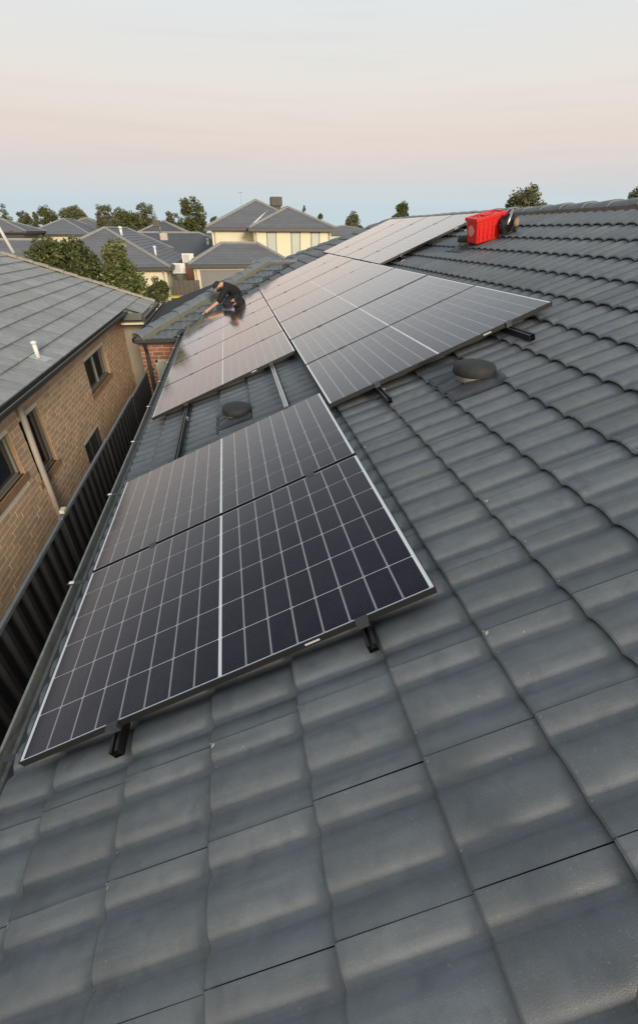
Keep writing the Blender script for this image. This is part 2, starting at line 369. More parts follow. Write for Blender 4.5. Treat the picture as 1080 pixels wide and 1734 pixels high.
# ridge / hip caps
def cap_mesh(Lc=.43, w=.125, hgt=.070, name='ridge_cap'):
    mb = MB(); n = 10
    def ring(x, s, dz): return [(x, w * s * math.cos(t), hgt * s * math.sin(t) ** .8 + dz if math.sin(t) > 0 else dz) for t in [math.pi * k / n for k in range(n + 1)]]
    rs_ = [ring(0, .97, -.002), ring(0, 1.05, .012), ring(.03, 1.05, .012), ring(.2, 1.0, .006), ring(Lc, .96, -.006)]
    vs = [v for r_ in rs_ for v in r_]; k_ = n + 1
    fs = [(i * k_ + j, i * k_ + j + 1, (i + 1) * k_ + j + 1, (i + 1) * k_ + j) for i in range(len(rs_) - 1) for j in range(n)]
    return mb.add(vs, fs).mesh(name, M['cap'], True)
CAPM = cap_mesh()
def cap_run(a, b, parent, me=CAPM, step=.41, lift=0):
    a, b = Vector(a), Vector(b); d = b - a; n = int(d.length / step)
    q = d.to_track_quat('X', 'Z')
    for i in range(n + 1):
        o = link('ridge_cap', me, parent); o.location = a + d.normalized() * (i * step) + Vector((0, 0, lift + random.gauss(0, .003)))
        o.rotation_mode = 'QUATERNION'; o.rotation_quaternion = q
def bed(a, b, w, h, parent, m_=None):
    a, b = Vector(a), Vector(b); d = (b - a); X = Matrix.Translation(a) @ d.to_track_quat('X', 'Z').to_matrix().to_4x4()
    mb = MB(); n = max(2, int(d.length / .07)); vs = []
    for i in range(n + 1):
        x = d.length * i / n
        for (y, z) in ((-w - random.uniform(0, .015), -h), (-w * .9, .0), (w * .9, .0), (w + random.uniform(0, .015), -h)): vs.append(X @ Vector((x, y, z)))
    fs = [(i * 4 + j, i * 4 + j + 1, i * 4 + 5 + j, i * 4 + 4 + j) for i in range(n) for j in range(3)]
    mb.add(vs, fs); mb.build('bedding_mortar', m_ or M['mortar'], parent)
rz = 1.985
cap_run((RX, -5, rz), (RX, RY, rz), roof); bed((RX, -5, rz + .012), (RX, RY, rz + .012), .15, .10, roof)
cap_run((2.88, 14.2, 1.05), (RX, RY, rz), roof); bed((2.8, 14.28, 1.04), (RX, RY, rz), .13, .09, roof)

# wing (garage) roof: eave y=9.4, ridge y=12.5
wing = MB(); we = -.235; tz = .4081
wing.add([(-1.10, 9.42, we), (-.2, 9.42, we), (2.88, 12.5, we + 3.08 * tz), (2.05, 12.5, we + 3.08 * tz)], [(0, 1, 2, 3)])
wing.add([(-1.05, 9.42, we), (2.05, 12.5, we + 3.08 * tz), (-1.05, 15.6, we)], [(0, 1, 2)])
wing.add([(-1.05, 15.6, we), (2.05, 12.5, we + 3.08 * tz), (2.88, 12.5, we + 3.08 * tz), (2.9, 15.6, we)], [(0, 1, 2, 3)])
wroof = wing.build('wing_roof', M['under'], house)
wj = MB(); wl = MB()
g_ = tile_geo(.325, 12, 0); OF = .085
for r_ in range(11):
    for k in range(-1, 14):
        x0 = -1.05 + .302 * k; v0 = -.06 + .325 * r_
        # local: up the slope = +Y, along = +X
        vs = []
        dz = random.gauss(0, .001)
        for (a, b, c) in g_.v:
            h = c - CREST + .045 + dz; v = v0 + a
            vs.append((x0 + b, 9.40 + v * CS - h * SN, we + v * SN + h * CS))
        wj.add(vs, [f[::-1] for f in g_.f])
cut(wj, 'wing_tiles_joined', M['tile'], [((-1.05, 9.40, 0), (-1, 1, 0)), ((-.23, 9.42, 0), (1, -1, 0)), ((0, 12.5, 0), (0, 1, 0))], wroof)
hipcap = cap_mesh(.43, .15, .085, 'hip_cap')
cap_run((-1.08, 9.36, we + .04), (2.02, 12.47, we + .04 + 3.08 * tz), wroof, hipcap, .39)
bed((-1.08, 9.36, we + .045), (2.0, 12.44, we + .045 + 3.08 * tz), .175, .06, wroof, mat('hip_bedding', (.13, .125, .085), .9, .3, 20, .4))
cap_run((2.9, 12.5, we + .03 + 3.08 * tz), (1.9, 12.5, we + .03 + 3.08 * tz), wroof)
bed((2.0, 12.5, we + .04 + 3.08 * tz), (3.1, 12.5, we + .04 + 3.08 * tz), .15, .07, wroof)
# valley gutter
va, vb = Vector((-.3, 9.35, we + .03)), Vector((2.85, 12.5, we + .03 + 3.15 * tz))
vm = MB(); sd_ = Vector((1, -1, 0)).normalized() * .09
vm.add([va + sd_ + Vector((0, 0, .02)), va, va - sd_ + Vector((0, 0, .02)), vb + sd_ + Vector((0, 0, .02)), vb, vb - sd_ + Vector((0, 0, .02))], [(0, 1, 4, 3), (1, 2, 5, 4)])
vm.build('valley_gutter', M['dark'], wroof)

# eave gutter of the main roof, quad profile
def gutter(pts, prof_, name, m_, parent):
    """pts: two world points; prof_: list of (outward, up)"""
    a, b, outw = pts; mb = MB(); vs = []
    a, b, outw = Vector(a), Vector(b), Vector(outw)
    for p in (a, b):
        for (o_, z) in prof_: vs.append(p + outw * o_ + Vector((0, 0, z)))
    n = len(prof_); fs = [(i, i + 1, n + i + 1, n + i) for i in range(n - 1)]
    return mb.add(vs, fs).build(name, m_, parent)
gz = RP(-.15, 0, -.13)
GP = [(.0, .0), (.012, -.075), (.045, -.085), (.095, -.085), (.122, -.07), (.126, .008), (.122, .018), (.110, .018), (.108, .008), (.116, .004), (.112, -.065), (.09, -.072), (.02, -.07), (.004, .0)]
gutter(((gz.x + .015, -6, gz.z - .005), (gz.x + .015, 9.42, gz.z - .005), (-1, 0, 0)), GP, 'gutter', M['gutter'], house)
for k in range(9):
    y = .13 + 1.13 * k
    MB().box((gz.x - .128, y - .016, gz.z + .013), (gz.x + .03, y + .016, gz.z + .017)).build('gutter_strap', M['dark'], house)
    MB().box((gz.x - .118, y - .011, gz.z + .0175), (gz.x - .088, y + .011, gz.z + .024)).build('gutter_clip', M['white'], house, bevel=.003)
gutter(((-1.14, 9.40, we + .005), (-.23, 9.40, we + .005), (0, -1, 0)), GP, 'gutter', M['dark'], house)
gutter(((-1.07, 9.34, we + .005), (-1.07, 15.7, we + .005), (-1, 0, 0)), GP, 'gutter', M['dark'], house)
MB().box((-.15, -6, -.40), (-.11, 9.4, -.215)).build('fascia', M['dark'], house)
MB().box((-1.12, 9.43, -.37), (-.11, 9.46, we)).build('fascia', M['dark'], house)
MB().box((.18, -6, GZ), (.28, 9.5, -.2)).build('side_wall', M['obrick'], house)
# wing brick wall facing the camera
wallm = MB(); WY = 9.52
WIN = (-.83, -.15, -1.75, -.72)     # x0,x1,z0,z1 of the wing window
def wall_with_hole(mb, x0, x1, z0, z1, holes, to3, mi=0):
    xs = sorted({x0, x1, *[h[0] for h in holes], *[h[1] for h in holes]}); zs = sorted({z0, z1, *[h[2] for h in holes], *[h[3] for h in holes]})
    for i in range(len(xs) - 1):
        for j in range(len(zs) - 1):
            cx_, cz_ = (xs[i] + xs[i + 1]) / 2, (zs[j] + zs[j + 1]) / 2
            if any(h[0] < cx_ < h[1] and h[2] < cz_ < h[3] for h in holes) or not (x0 < cx_ < x1 and z0 < cz_ < z1): continue
            mb.add([to3(xs[i], zs[j], 0), to3(xs[i + 1], zs[j], 0), to3(xs[i + 1], zs[j + 1], 0), to3(xs[i], zs[j + 1], 0)], [(0, 1, 2, 3)], mi)
wall_with_hole(wallm, -1.10, .25, GZ, -.33, [WIN], lambda a, z, d: (a, WY - d, z))
wallm.box((-1.10, WY + .002, GZ), (-1.0, 15.4, -.33)); 
wp = wallm.build('wing_wall', M['omortar'], house)
def bricks(parent, x0, x1, z0, z1, holes, to3, bmat, limit=300, pw=.24, ph=.086, vis=None):
    bl, bh = pw - .010, ph - .010; lst = []
    nz_ = int((z1 - z0) / ph)
    for j in range(nz_ + 1):
        za = z1 - (j + 1) * ph + .005; zb = za + bh; off = (j % 2) * pw / 2
        i = -1
        while x0 + i * pw - off < x1:
            a = x0 + i * pw - off + .005; b = a + bl; i += 1
            a2, b2 = max(a, x0), min(b, x1)
            if b2 - a2 < .03: continue
            segs = [(a2, b2)]
            for h in holes:
                if zb > h[2] + .004 and za < h[3] - .004:
                    ns = []
                    for (p, q) in segs:
                        if q <= h[0] or p >= h[1]: ns.append((p, q))
                        else:
                            if p < h[0]: ns.append((p, h[0]))
                            if q > h[1]: ns.append((h[1], q))
                    segs = ns
            for (p, q) in segs:
                if q - p > .025: lst.append((p, q, za, zb))
    def sc(t):
        P = px(to3((t[0] + t[1]) / 2, (t[2] + t[3]) / 2, 0))
        if not P or not (-30 < P[0] < 1110 and -30 < P[1] < 1764): return 0
        if vis and not vis(t): return 0
        return 1 / P[2]
    lst = sorted([(sc(t), t) for t in lst], key=lambda e: -e[0]); J = MB(); cache = {}
    def bx(p, q, za, zb, d=.006):
        mb = MB(); c = .003
        vs = [to3(p, za, -.002), to3(q, za, -.002), to3(q, zb, -.002), to3(p, zb, -.002), to3(p, za, d - c), to3(q, za, d - c), to3(q, zb, d - c), to3(p, zb, d - c),
              to3(p + c, za + c, d), to3(q - c, za + c, d), to3(q - c, zb - c, d), to3(p + c, zb - c, d)]
        return vs, [(0, 1, 5, 4), (1, 2, 6, 5), (2, 3, 7, 6), (3, 0, 4, 7), (4, 5, 9, 8), (5, 6, 10, 9), (6, 7, 11, 10), (7, 4, 8, 11), (8, 9, 10, 11)]
    o0 = Vector(to3(0, 0, 0))
    for n_, (s_, t) in enumerate(lst):
        d = .006 + random.gauss(0, .0012)
        if n_ < limit and s_ > 0:
            w = round(t[1] - t[0], 3); c = Vector(to3(t[0], t[2], 0)); key = (w, round(d * 500))
            if key not in cache:
                vs, fs = bx(t[0], t[1], t[2], t[3], d); cache[key] = MB().add([Vector(v) - c for v in vs], fs).mesh('brick', bmat)
            o = link('brick', cache[key], parent); o.location = c
        else:
            vs, fs = bx(*t, d); J.add(vs, fs)
    if J.v: J.build('bricks_joined', bmat, parent, stuff=True)
bricks(wp, -1.10, .2, GZ, -.37, [WIN], lambda a, z, d: (a, WY - d, z), M['obrick'], vis=lambda t: t[2] > -2.2)
wj_ = MB()
for (a, b, c, d) in ((WIN[0], WIN[1], WIN[2], WIN[2] + .05), (WIN[0], WIN[1], WIN[3] - .05, WIN[3]), (WIN[0], WIN[0] + .05, WIN[2], WIN[3]), (WIN[1] - .05, WIN[1], WIN[2], WIN[3]), (-.45, -.40, WIN[2], WIN[3])):
    wj_.box((a, WY - .012, c), (b, WY + .05, d))
wf = wj_.build('window', M['winframe'], house); MB().box((WIN[0], WY + .02, WIN[2]), (WIN[1], WY + .03, WIN[3])).build('pane', M['blind'], wf)
dp = MB(); dp.tube([(-.96, 9.33, we - .08), (-.96, 9.40, we - .2), (-.96, WY - .06, we - .32), (-.96, WY - .06, GZ)], .042, 10)
dp.box((-1.02, WY - .11, -.92), (-.90, WY - .01, -.88)); dp.build('downpipe', M['dark'], house, smooth=False)

# ------------------------------------------------------------------ solar panels
NX, NY = 16, 6; MXm = .016; BAR = .015
cellL, gapX = .1000, (PL_ - .006 - 2 * MXm - BAR - 16 * .1000) / 14
cellWp = (PW - .014) / NY; cellW = cellWp - .0034
def cell_pos():
    out = []
    for i in range(NX):
        x = .003 + MXm + i * (cellL + gapX) + (BAR - gapX if i >= 8 else 0)
        for j in range(NY): out.append((x, .007 + cellWp * j + .0017))
    return out
CP = cell_pos()
cm = MB(); c_ = .004
cm.add([(c_, 0, 0), (cellL - c_, 0, 0), (cellL, c_, 0), (cellL, cellW - c_, 0), (cellL - c_, cellW, 0), (c_, cellW, 0), (0, cellW - c_, 0), (0, c_, 0)], [tuple(range(8))])
CELL = cm.mesh('solar_cell', M['cell'])
cg = MB()
for (x, y) in CP: cg.add([(a + x, b + y, -.0006) for a, b, c in cm.v], cm.f)
CG = cg.mesh('solar_cells_joined', M['cell'])
fm = MB(); ft = .0032; T_ = .032
fm.box((0, 0, -T_), (PL_, ft, .0004)).box((0, PW - ft, -T_), (PL_, PW, .0004)).box((0, ft, -T_), (ft, PW - ft, .0004)).box((PL_ - ft, ft, -T_), (PL_, PW - ft, .0004))
fm.box((ft, ft, -T_), (PL_ - ft, .028, -T_ + .002)).box((ft, PW - .028, -T_), (PL_ - ft, PW - ft, -T_ + .002))
FRM = fm.mesh('module_frame', M['frame'])
bk = MB(); bk.box((ft, ft, -.006), (PL_ - ft, PW - ft, -.0014)); BKM = bk.mesh('backsheet', M['back'])
rb = MB()
for i in range(NX):
    if i in (7, 15): continue
    x = CP[i * NY][0] + cellL
    rb.add([(x - .0002, .007, -.0010), (x + gapX + .0002, .007, -.0010), (x + gapX + .0002, PW - .007, -.0010), (x - .0002, PW - .007, -.0010)], [(0, 1, 2, 3)])
RBM = rb.mesh('cell_ribbon', M['ribbon'])
stk = MB().box((1.23, -.0010, -.020), (1.29, -.0002, -.010)); STK = stk.mesh('sticker', M['sticker'])
ORD = ['first', 'second', 'third', 'fourth', 'fifth', 'sixth', 'seventh']
LBL = {}
LBL['A'] = ['largest dark solar panel in the foreground, nearest the camera, its near edge over bare roof',
            'solar panel directly behind the foreground panel, in front of the small round vent']
LBL['C'] = ['solar panel whose near edge overhangs the gap with the small round vent', 'second solar panel of the lower left row behind the small round vent',
            'middle solar panel of the five in the lower left row towards the crouching man', 'fourth solar panel of the lower left row, one short of the crouching man',
            'farthest solar panel of the lower left row, right under the crouching man']
LBL['D'] = ['nearest solar panel of the middle row, its low near edge above the large round vent'] + \
           [ORD[i] + ' solar panel from the near end of the middle row of seven' for i in range(1, 6)] + ['farthest solar panel of the middle row of seven, beside the wing roof']
LBL['E'] = ['solar panel beside the red tool crate, nearest of the top row under the ridge', 'second solar panel from the red tool crate in the top row under the ridge',
            'third solar panel from the red tool crate in the top row under the ridge', 'last solar panel of the top row, farthest from the red tool crate']
for rk, (u0, v0, cnt) in ROWS.items():
    for i in range(cnt):
        jit = random.gauss(0, .0012)
        p = thing('solar_panel', LBL[rk][i], 'solar panel', RP(v0 + random.gauss(0, .001), u0 + PP * i, random.gauss(0, .0006)), (random.gauss(0, .0008), -SL + random.gauss(0, .0006), random.gauss(0, .0006)), 'solar panels on the main roof')
        link('module_frame', FRM, p); link('backsheet', BKM, p); link('cell_ribbon', RBM, p); link('sticker', STK, p)
        if (rk == 'A') or (rk in 'CD' and i < 2):
            for (x, y) in CP:
                o = link('solar_cell', CELL, p); o.location = (x, y, -.0006)
        else: link('solar_cells_joined', CG, p, True)

# rails under the panels
def rail(v, ua, ub, label, clamps, feet, silver=None, m_='rail'):
    p = thing('mounting_rail', label, 'mounting rail', RP(v, ua, -.055), (0, -SL, 0), 'mounting rails under the panels')
    L = ub - ua; mb = MB(); w = .019
    # open-topped extrusion: web, two sides, lips
    mb.box((-w, 0, -.023), (w, L, -.019)).box((-w, 0, -.019), (-w + .003, L, .022)).box((w - .003, 0, -.019), (w, L, .022))
    mb.box((-w + .003, 0, .018), (-.006, L, .022)).box((.006, 0, .018), (w - .003, L, .022)).box((-w + .003, 0, -.002), (w - .003, L, .001))
    mb.build('rail', M[m_], p)
    cm_ = MB().box((-.02, -.009, .022), (.02, .009, .0565)).box((-.025, -.016, .0565), (.025, .016, .0595)).mesh('clamp', M['dark'])
    for c in clamps:
        o = link('clamp', cm_, p); o.location = (0, c - ua, 0)
    fm_ = MB().box((w + .001, -.02, -.03), (w + .006, .02, .015)).box((-.03, -.02, -.030), (w + .006, .02, -.024)).box((-.06, -.017, -.034), (-.03, .017, -.029)).tube([(w + .004, 0, .0), (w + .016, 0, .0)], .006, 6).mesh('roof_foot', M['alu'])
    for c in feet:
        o = link('roof_foot', fm_, p); o.location = (0, c - ua, 0)
    return p
endsA = [-.010, PW + .010, 2 * PP - .008]
rail(.420, -.095, 9.62, 'lower black rail sticking out beneath the foreground panel at left', endsA + [3.76] + [3.77 + PP * i - .010 for i in range(1, 6)], [1.0, 3.4, 4.6, 6, 7.3, 8.6])
rail(1.465, -.100, 2.36, 'short black rail sticking out beneath the foreground panel at right', endsA, [.6, 2.2])
rail(1.465, 2.362, 9.95, 'silver rail crossing the gap by the small round vent towards the wing roof', [3.76] + [3.77 + PP * i - .010 for i in range(1, 6)], [4.2, 5.5, 6.9, 8.2, 9.6], m_='alu')
rail(2.16, 1.735, 10.2, 'black rail ending beside the large round vent, left of it', [1.99] + [1.996 + PP * i - .010 for i in range(1, 8)], [1.95, 3.2, 4.5, 5.8, 7.2, 8.5, 9.8])
rail(3.20, 1.70, 10.2, 'long black rail stub pointing out above the large round vent', [1.99] + [1.996 + PP * i - .010 for i in range(1, 8)], [1.95, 3.2, 4.5, 5.8, 7.2, 8.5, 9.8])
rail(3.90, 6.12, 10.9, 'lower rail of the top row, its end in shade below the red crate', [6.22] + [6.226 + PP * i - .010 for i in range(1, 5)], [6.16, 7.4, 8.6, 9.9])
rail(4.98, 6.12, 10.9, 'upper rail of the top row under the ridge, behind the red crate', [6.22] + [6.226 + PP * i - .010 for i in range(1, 5)], [6.2, 7.4, 8.6, 9.9])

# ------------------------------------------------------------------ roof vents
def vent(v, u, label, r=.138):
    P = RP(v, u, -.11)
    t = thing('roof_vent', label, 'roof vent', P, (0, 0, 0), 'round roof vents')
    MB().lathe([(.012, .128), (.06, .126), (.10, .120), (r - .010, .108), (r - .001, .094), (r, .052), (r - .008, .044), (r - .03, .044), (.02, .046)][::-1], 36).build('vent_cap', M['vent'], t, True)
    MB().lathe([(.108, .005), (.108, .036), (.116, .040), (.116, .052), (.09, .055)], 30).build('vent_collar', M['ventring'], t, True)
    MB().lathe([(.085, -.03), (.095, .03), (.085, .06)], 24).build('vent_neck', M['vent'], t, True)
    # flashing sheet dressed over the tile rolls
    mb = MB(); nx_, ny_ = 16, 40; vs = []
    for i in range(nx_ + 1):
        for j in range(ny_ + 1):
            vv = v - .22 + .36 * i / nx_; uu = u - .22 + .44 * j / ny_
            y = (uu - U0) % PT
            c = max(k for k in courses if k <= vv + 1e-6); L = .325
            hh = CREST - AMP + .85 * prof(y) + TILT * (1 - (vv - c) / L) - TILT * .45 + .009 + random.gauss(0, .0008)
            d = math.hypot(vv - v, uu - u)
            hh += .035 * max(0, 1 - abs(d - .05) / .12)
            vs.append(RP(vv, uu, hh) - P)
    fs = [(i * (ny_ + 1) + j, i * (ny_ + 1) + j + 1, (i + 1) * (ny_ + 1) + j + 1, (i + 1) * (ny_ + 1) + j) for i in range(nx_) for j in range(ny_)]
    o = mb.add(vs, fs).build('flashing', M['flash'], t, True)
    s = o.modifiers.new('s', 'SOLIDIFY'); s.thickness = .003
vent(2.70, 1.60, 'large dark round roof vent right of the middle panel row, black flashing around it')
vent(.985, 2.92, 'small dark round roof vent in the gap between the lower left panels')
vent(4.50, 5.27, 'dark round roof vent half hidden behind the red tool crate')

# ------------------------------------------------------------------ red crate and black bag
rc = thing('tool_crate', 'bright red ribbed plastic tool crate lying on the tiles under the ridge', 'tool crate', RP(4.62, 5.02, -.075), (R(5), -SL * .6, R(6)))
b = MB(); wx, wy, hz = .185, .12, .27
def frustum(mb, w0, d0, w1, d1, z0, z1, mi=0):
    mb.add([(-w0, -d0, z0), (w0, -d0, z0), (w0, d0, z0), (-w0, d0, z0), (-w1, -d1, z1), (w1, -d1, z1), (w1, d1, z1), (-w1, d1, z1)],
           [(0, 3, 2, 1), (4, 5, 6, 7), (0, 1, 5, 4), (1, 2, 6, 5), (2, 3, 7, 6), (3, 0, 4, 7)], mi)
frustum(b, wx, wy * .9, wx * 1.06, wy, 0, hz); b.build('crate_body', M['red'], rc, bevel=.014)
rm = MB()
for sx in (-1, 1): rm.box((sx * wx * 1.06 - .012, -wy - .012, hz - .03), (sx * wx * 1.06 + .012, wy + .012, hz + .012))
for sy in (-1, 1): rm.box((-wx * 1.06, sy * wy - .012, hz - .03), (wx * 1.06, sy * wy + .012, hz + .012))
rm.build('rim', M['red'], rc, bevel=.006)
ribs = MB()
for k in range(6):
    x = -wx * .82 + k * wx * .33
    for sy in (-1, 1): ribs.box((x - .006, sy * (wy * .97) - .008, .03), (x + .006, sy * (wy * .97) + .008, hz - .05))
for z in (.08, .17, .25):
    for sy in (-1, 1): ribs.box((-wx * .95, sy * (wy * .97) - .006, z - .004), (wx * .95, sy * (wy * .97) + .006, z + .004))
ribs.build('rib', M['red'], rc)
X = Matrix.Translation((-wx * 1.05 - .002, 0, hz * .52)) @ Matrix.Rotation(R(-90), 4, 'Y')
MB().lathe([(.062, -.002), (.062, .004), (.05, .006)], 20, X=X).build('round_emblem', M['redw'], rc)
hd = MB().tube([(-wx * .6, 0, hz + .005), (-wx * .5, 0, hz + .03), (wx * .5, 0, hz + .03), (wx * .6, 0, hz + .005)], .009, 8); hd.build('handle', M['red'], rc, True)
MB().box((-.05, -.05, hz + .003), (.07, .06, hz + .014)).build('lid_latch', M['red'], rc, bevel=.006)
bgs = .78
bg_ = thing('tool_bag', 'black fabric tool bag with a silver tube, right of the red crate', 'tool bag', RP(4.87, 4.90, -.075), (0, -SL, R(-15)))
t_ = MB()
prof_b = [(-.15, 0), (-.16, .07), (-.13, .17), (-.05, .23), (.05, .23), (.12, .16), (.15, .07), (.14, 0)]
vs = []
for x in (-.10, -.085, .085, .10):
    s_ = .9 if abs(x) > .09 else 1
    for (y, z) in prof_b: vs.append((x, y * s_, z * s_ * bgs))
n_ = len(prof_b)
fs = [(i * n_ + j, i * n_ + (j + 1) % n_, (i + 1) * n_ + (j + 1) % n_, (i + 1) * n_ + j) for i in range(3) for j in range(n_)] + [tuple(range(n_))[::-1], tuple(range(3 * n_, 4 * n_))]
t_.add(vs, fs).build('bag_body', M['black'], bg_, bevel=.01)
MB().tube([(-.05, -.09, .14), (0, -.12, .20), (.05, -.09, .14)], .010, 8).build('bag_handle', M['black'], bg_, True)
MB().box((-.106, -.12, .06), (-.100, .10, .12)).build('side_pocket', M['flash'], bg_, bevel=.003)
tb = tag(MB().tube([RP(4.80, 4.76, .02), RP(4.93, 4.84, .14)], .016, 10).build('silver_tube', M['alu'], None, True), 'short shiny silver tube leaning on the black tool bag', 'tube')
pr = thing('hand_drill', 'small red and black hand drill lying against the black tool bag', 'drill', RP(4.86, 4.70, -.03), (0, -SL, R(60)))
MB().tube([(-.08, 0, .06), (.05, 0, .06), (.09, 0, .06)], [.028, .03, .012], 10).build('drill_body', M['sillbrick'], pr, True)
MB().tube([(-.03, 0, .05), (-.05, 0, -.03)], [.018, .022], 8).build('drill_grip', M['black'], pr, True)

# ------------------------------------------------------------------ person
def skinobj(name, nodes, edges, m_, parent=None, sub=2):
    me = bpy.data.meshes.new(name); me.from_pydata([n[:3] for n in nodes], edges, [])
    o = bpy.data.objects.new(name, me); COL.objects.link(o)
    md = o.modifiers.new('skin', 'SKIN'); md.use_smooth_shade = True
    for i, n in enumerate(nodes):
        sv = me.skin_vertices[0].data[i]; r_ = n[3]; sv.radius = (r_, n[4] if len(n) > 4 else r_); sv.use_root = (i == 0)
    s = o.modifiers.new('sub', 'SUBSURF'); s.levels = sub; s.render_levels = sub
    me.materials.append(m_)
    if parent: o.parent = parent
    return o
PN = {}
nodes = []; edges = []
def nd(key, p, r, par=None):
    if key[0] in 'hkat' and key[-1] in 'LR' and key != 'head': r *= .62
    if key in ('chest', 'waist', 'pelvis', 'sL', 'sR'): r *= .8
    PN[key] = len(nodes); nodes.append((*p, r))
    if par: edges.append((PN[par], PN[key]))
nd('pelvis', (1.16, 10.02, .50), .135); nd('waist', (1.09, 9.96, .64), .125, 'pelvis'); nd('chest', (.98, 9.88, .76), .145, 'waist'); nd('neck', (.84, 9.85, .80), .060, 'chest')
nd('head0', (.77, 9.84, .80), .060, 'neck'); nd('head1', (.715, 9.83, .765), .088, 'head0'); nd('head2', (.665, 9.82, .72), .062, 'head1')
nd('sL', (.92, 9.74, .74), .065, 'chest'); nd('eL', (.72, 9.68, .46), .045, 'sL'); nd('mL', (.66, 9.67, .415), .042, 'eL'); nd('wL', (.46, 9.63, .29), .034, 'mL'); nd('pL', (.38, 9.61, .245), .033, 'wL')
for k, (dy, L_) in enumerate(((-.030, .060), (-.010, .075), (.010, .070), (.028, .055))):
    nd('f%d' % k, (.34, 9.61 + dy, .225), .011, 'pL'); nd('g%d' % k, (.34 - L_ * .6, 9.61 + dy * 1.15, .20), .009, 'f%d' % k); nd('h%d' % k, (.34 - L_, 9.60 + dy * 1.15, .170), .008, 'g%d' % k)
nd('t0', (.40, 9.575, .225), .012, 'pL'); nd('t1', (.37, 9.555, .20), .010, 't0')
nd('sR', (.97, 10.05, .75), .065, 'chest'); nd('eR', (1.08, 9.86, .50), .045, 'sR'); nd('wR', (1.06, 9.66, .475), .030, 'eR'); nd('pR', (1.05, 9.60, .465), .032, 'wR')
for k, (dx, L_) in enumerate(((-.028, .05), (-.009, .06), (.009, .056), (.026, .045))):
    nd('i%d' % k, (1.05 + dx, 9.565, .462), .010, 'pR'); nd('j%d' % k, (1.05 + dx * 1.1, 9.565 - L_ * .6, .455), .008, 'i%d' % k)
nd('t2', (1.01, 9.60, .462), .011, 'pR'); nd('t3', (.99, 9.57, .452), .009, 't2')
nd('hL', (1.10, 9.88, .47), .095, 'pelvis'); nd('kL', (.80, 9.72, .36), .062, 'hL'); nd('aL', (1.13, 9.74, .39), .042, 'kL'); nd('toL', (1.22, 9.76, .39), .035, 'aL')
nd('hR', (1.14, 10.14, .47), .095, 'pelvis'); nd('kR', (.86, 10.20, .40), .062, 'hR'); nd('aR', (1.18, 10.22, .43), .042, 'kR'); nd('toR', (1.27, 10.23, .43), .035, 'aR')
person = skinobj('person', nodes, edges, M['skin'])
tag(person, 'person in black jumper and cap crouching behind the far panels, one arm reaching down', 'person')
person.scale = (.9, .9, .9); person.location = Vector((1.02, 9.80, .42)) * .1
def sub(keys_r, eds, name, m_):
    idx = {k: i for i, (k, _) in enumerate(keys_r)}
    return skinobj(name, [(*nodes[PN[k]][:3], r_) for k, r_ in keys_r], [(idx[a], idx[b_]) for a, b_ in eds], m_, person)
sub([('chest', .185), ('waist', .175), ('pelvis', .175), ('neck', .080), ('sL', .100), ('eL', .070), ('mL', .056), ('sR', .100), ('eR', .070), ('wR', .046)],
    [('chest', 'waist'), ('waist', 'pelvis'), ('chest', 'neck'), ('chest', 'sL'), ('sL', 'eL'), ('eL', 'mL'), ('chest', 'sR'), ('sR', 'eR'), ('eR', 'wR')], 'jumper', M['jumper'])
sub([('pelvis', .165), ('hL', .125), ('kL', .095), ('aL', .070), ('hR', .125), ('kR', .095), ('aR', .070)],
    [('pelvis', 'hL'), ('hL', 'kL'), ('kL', 'aL'), ('pelvis', 'hR'), ('hR', 'kR'), ('kR', 'aR')], 'trousers', M['trousers'])
# head features: cap crown, brim, ear, nose, beard
hc = Vector((.705, 9.83, .765)); fd = Vector((-.62, -.12, -.60)).normalized(); up_ = Vector((-.72, .0, .70)).normalized(); rt_ = fd.cross(up_).normalized(); up_ = rt_.cross(fd)
HX = Matrix((fd, rt_, up_)).transposed().to_4x4(); HX.translation = hc
MB().lathe([(.104, .005), (.108, .03), (.100, .065), (.075, .092), (.035, .105), (.004, .108)], 20, X=HX).build('cap', M['capcloth'], person, True)
brim = MB(); vs = []
for k in range(9):
    a = R(-62 + 124 * k / 8); vs += [HX @ Vector((.10 * math.cos(a), .10 * math.sin(a), .012)), HX @ Vector((.10 * math.cos(a) + .075 * math.cos(a * .8), .105 * math.sin(a), .0))]
brim.add(vs, [(2 * k, 2 * k + 1, 2 * k + 3, 2 * k + 2) for k in range(8)])
bo = brim.build('cap_brim', M['cap_brim'], person); bo.modifiers.new('s', 'SOLIDIFY').thickness = .006
MB().lathe([(.012, -.006), (.026, -.004), (.026, .004), (.012, .006)], 12, X=HX @ Matrix.Translation((-.01, -.088, -.02)) @ Matrix.Rotation(R(80), 4, 'X')).build('ear', M['skin'], person, True)
MB().tube([HX @ Vector((.085, 0, .0)), HX @ Vector((.112, 0, -.028)), HX @ Vector((.09, 0, -.04))], [.010, .016, .008], 8).build('nose', M['skin'], person, True)
MB().lathe([(.02, -.115), (.055, -.10), (.078, -.065), (.080, -.045)], 16, X=HX @ Matrix.Translation((.022, 0, 0))).build('beard', M['hair'], person, True)
for s_ in (-1, 1): MB().lathe([(.003, -.003), (.011, 0), (.003, .004)], 8, X=HX @ Matrix.Translation((.094, .032 * s_, .0)) @ Matrix.Rotation(R(90), 4, 'Y')).build('eye', M['hair'], person, True)

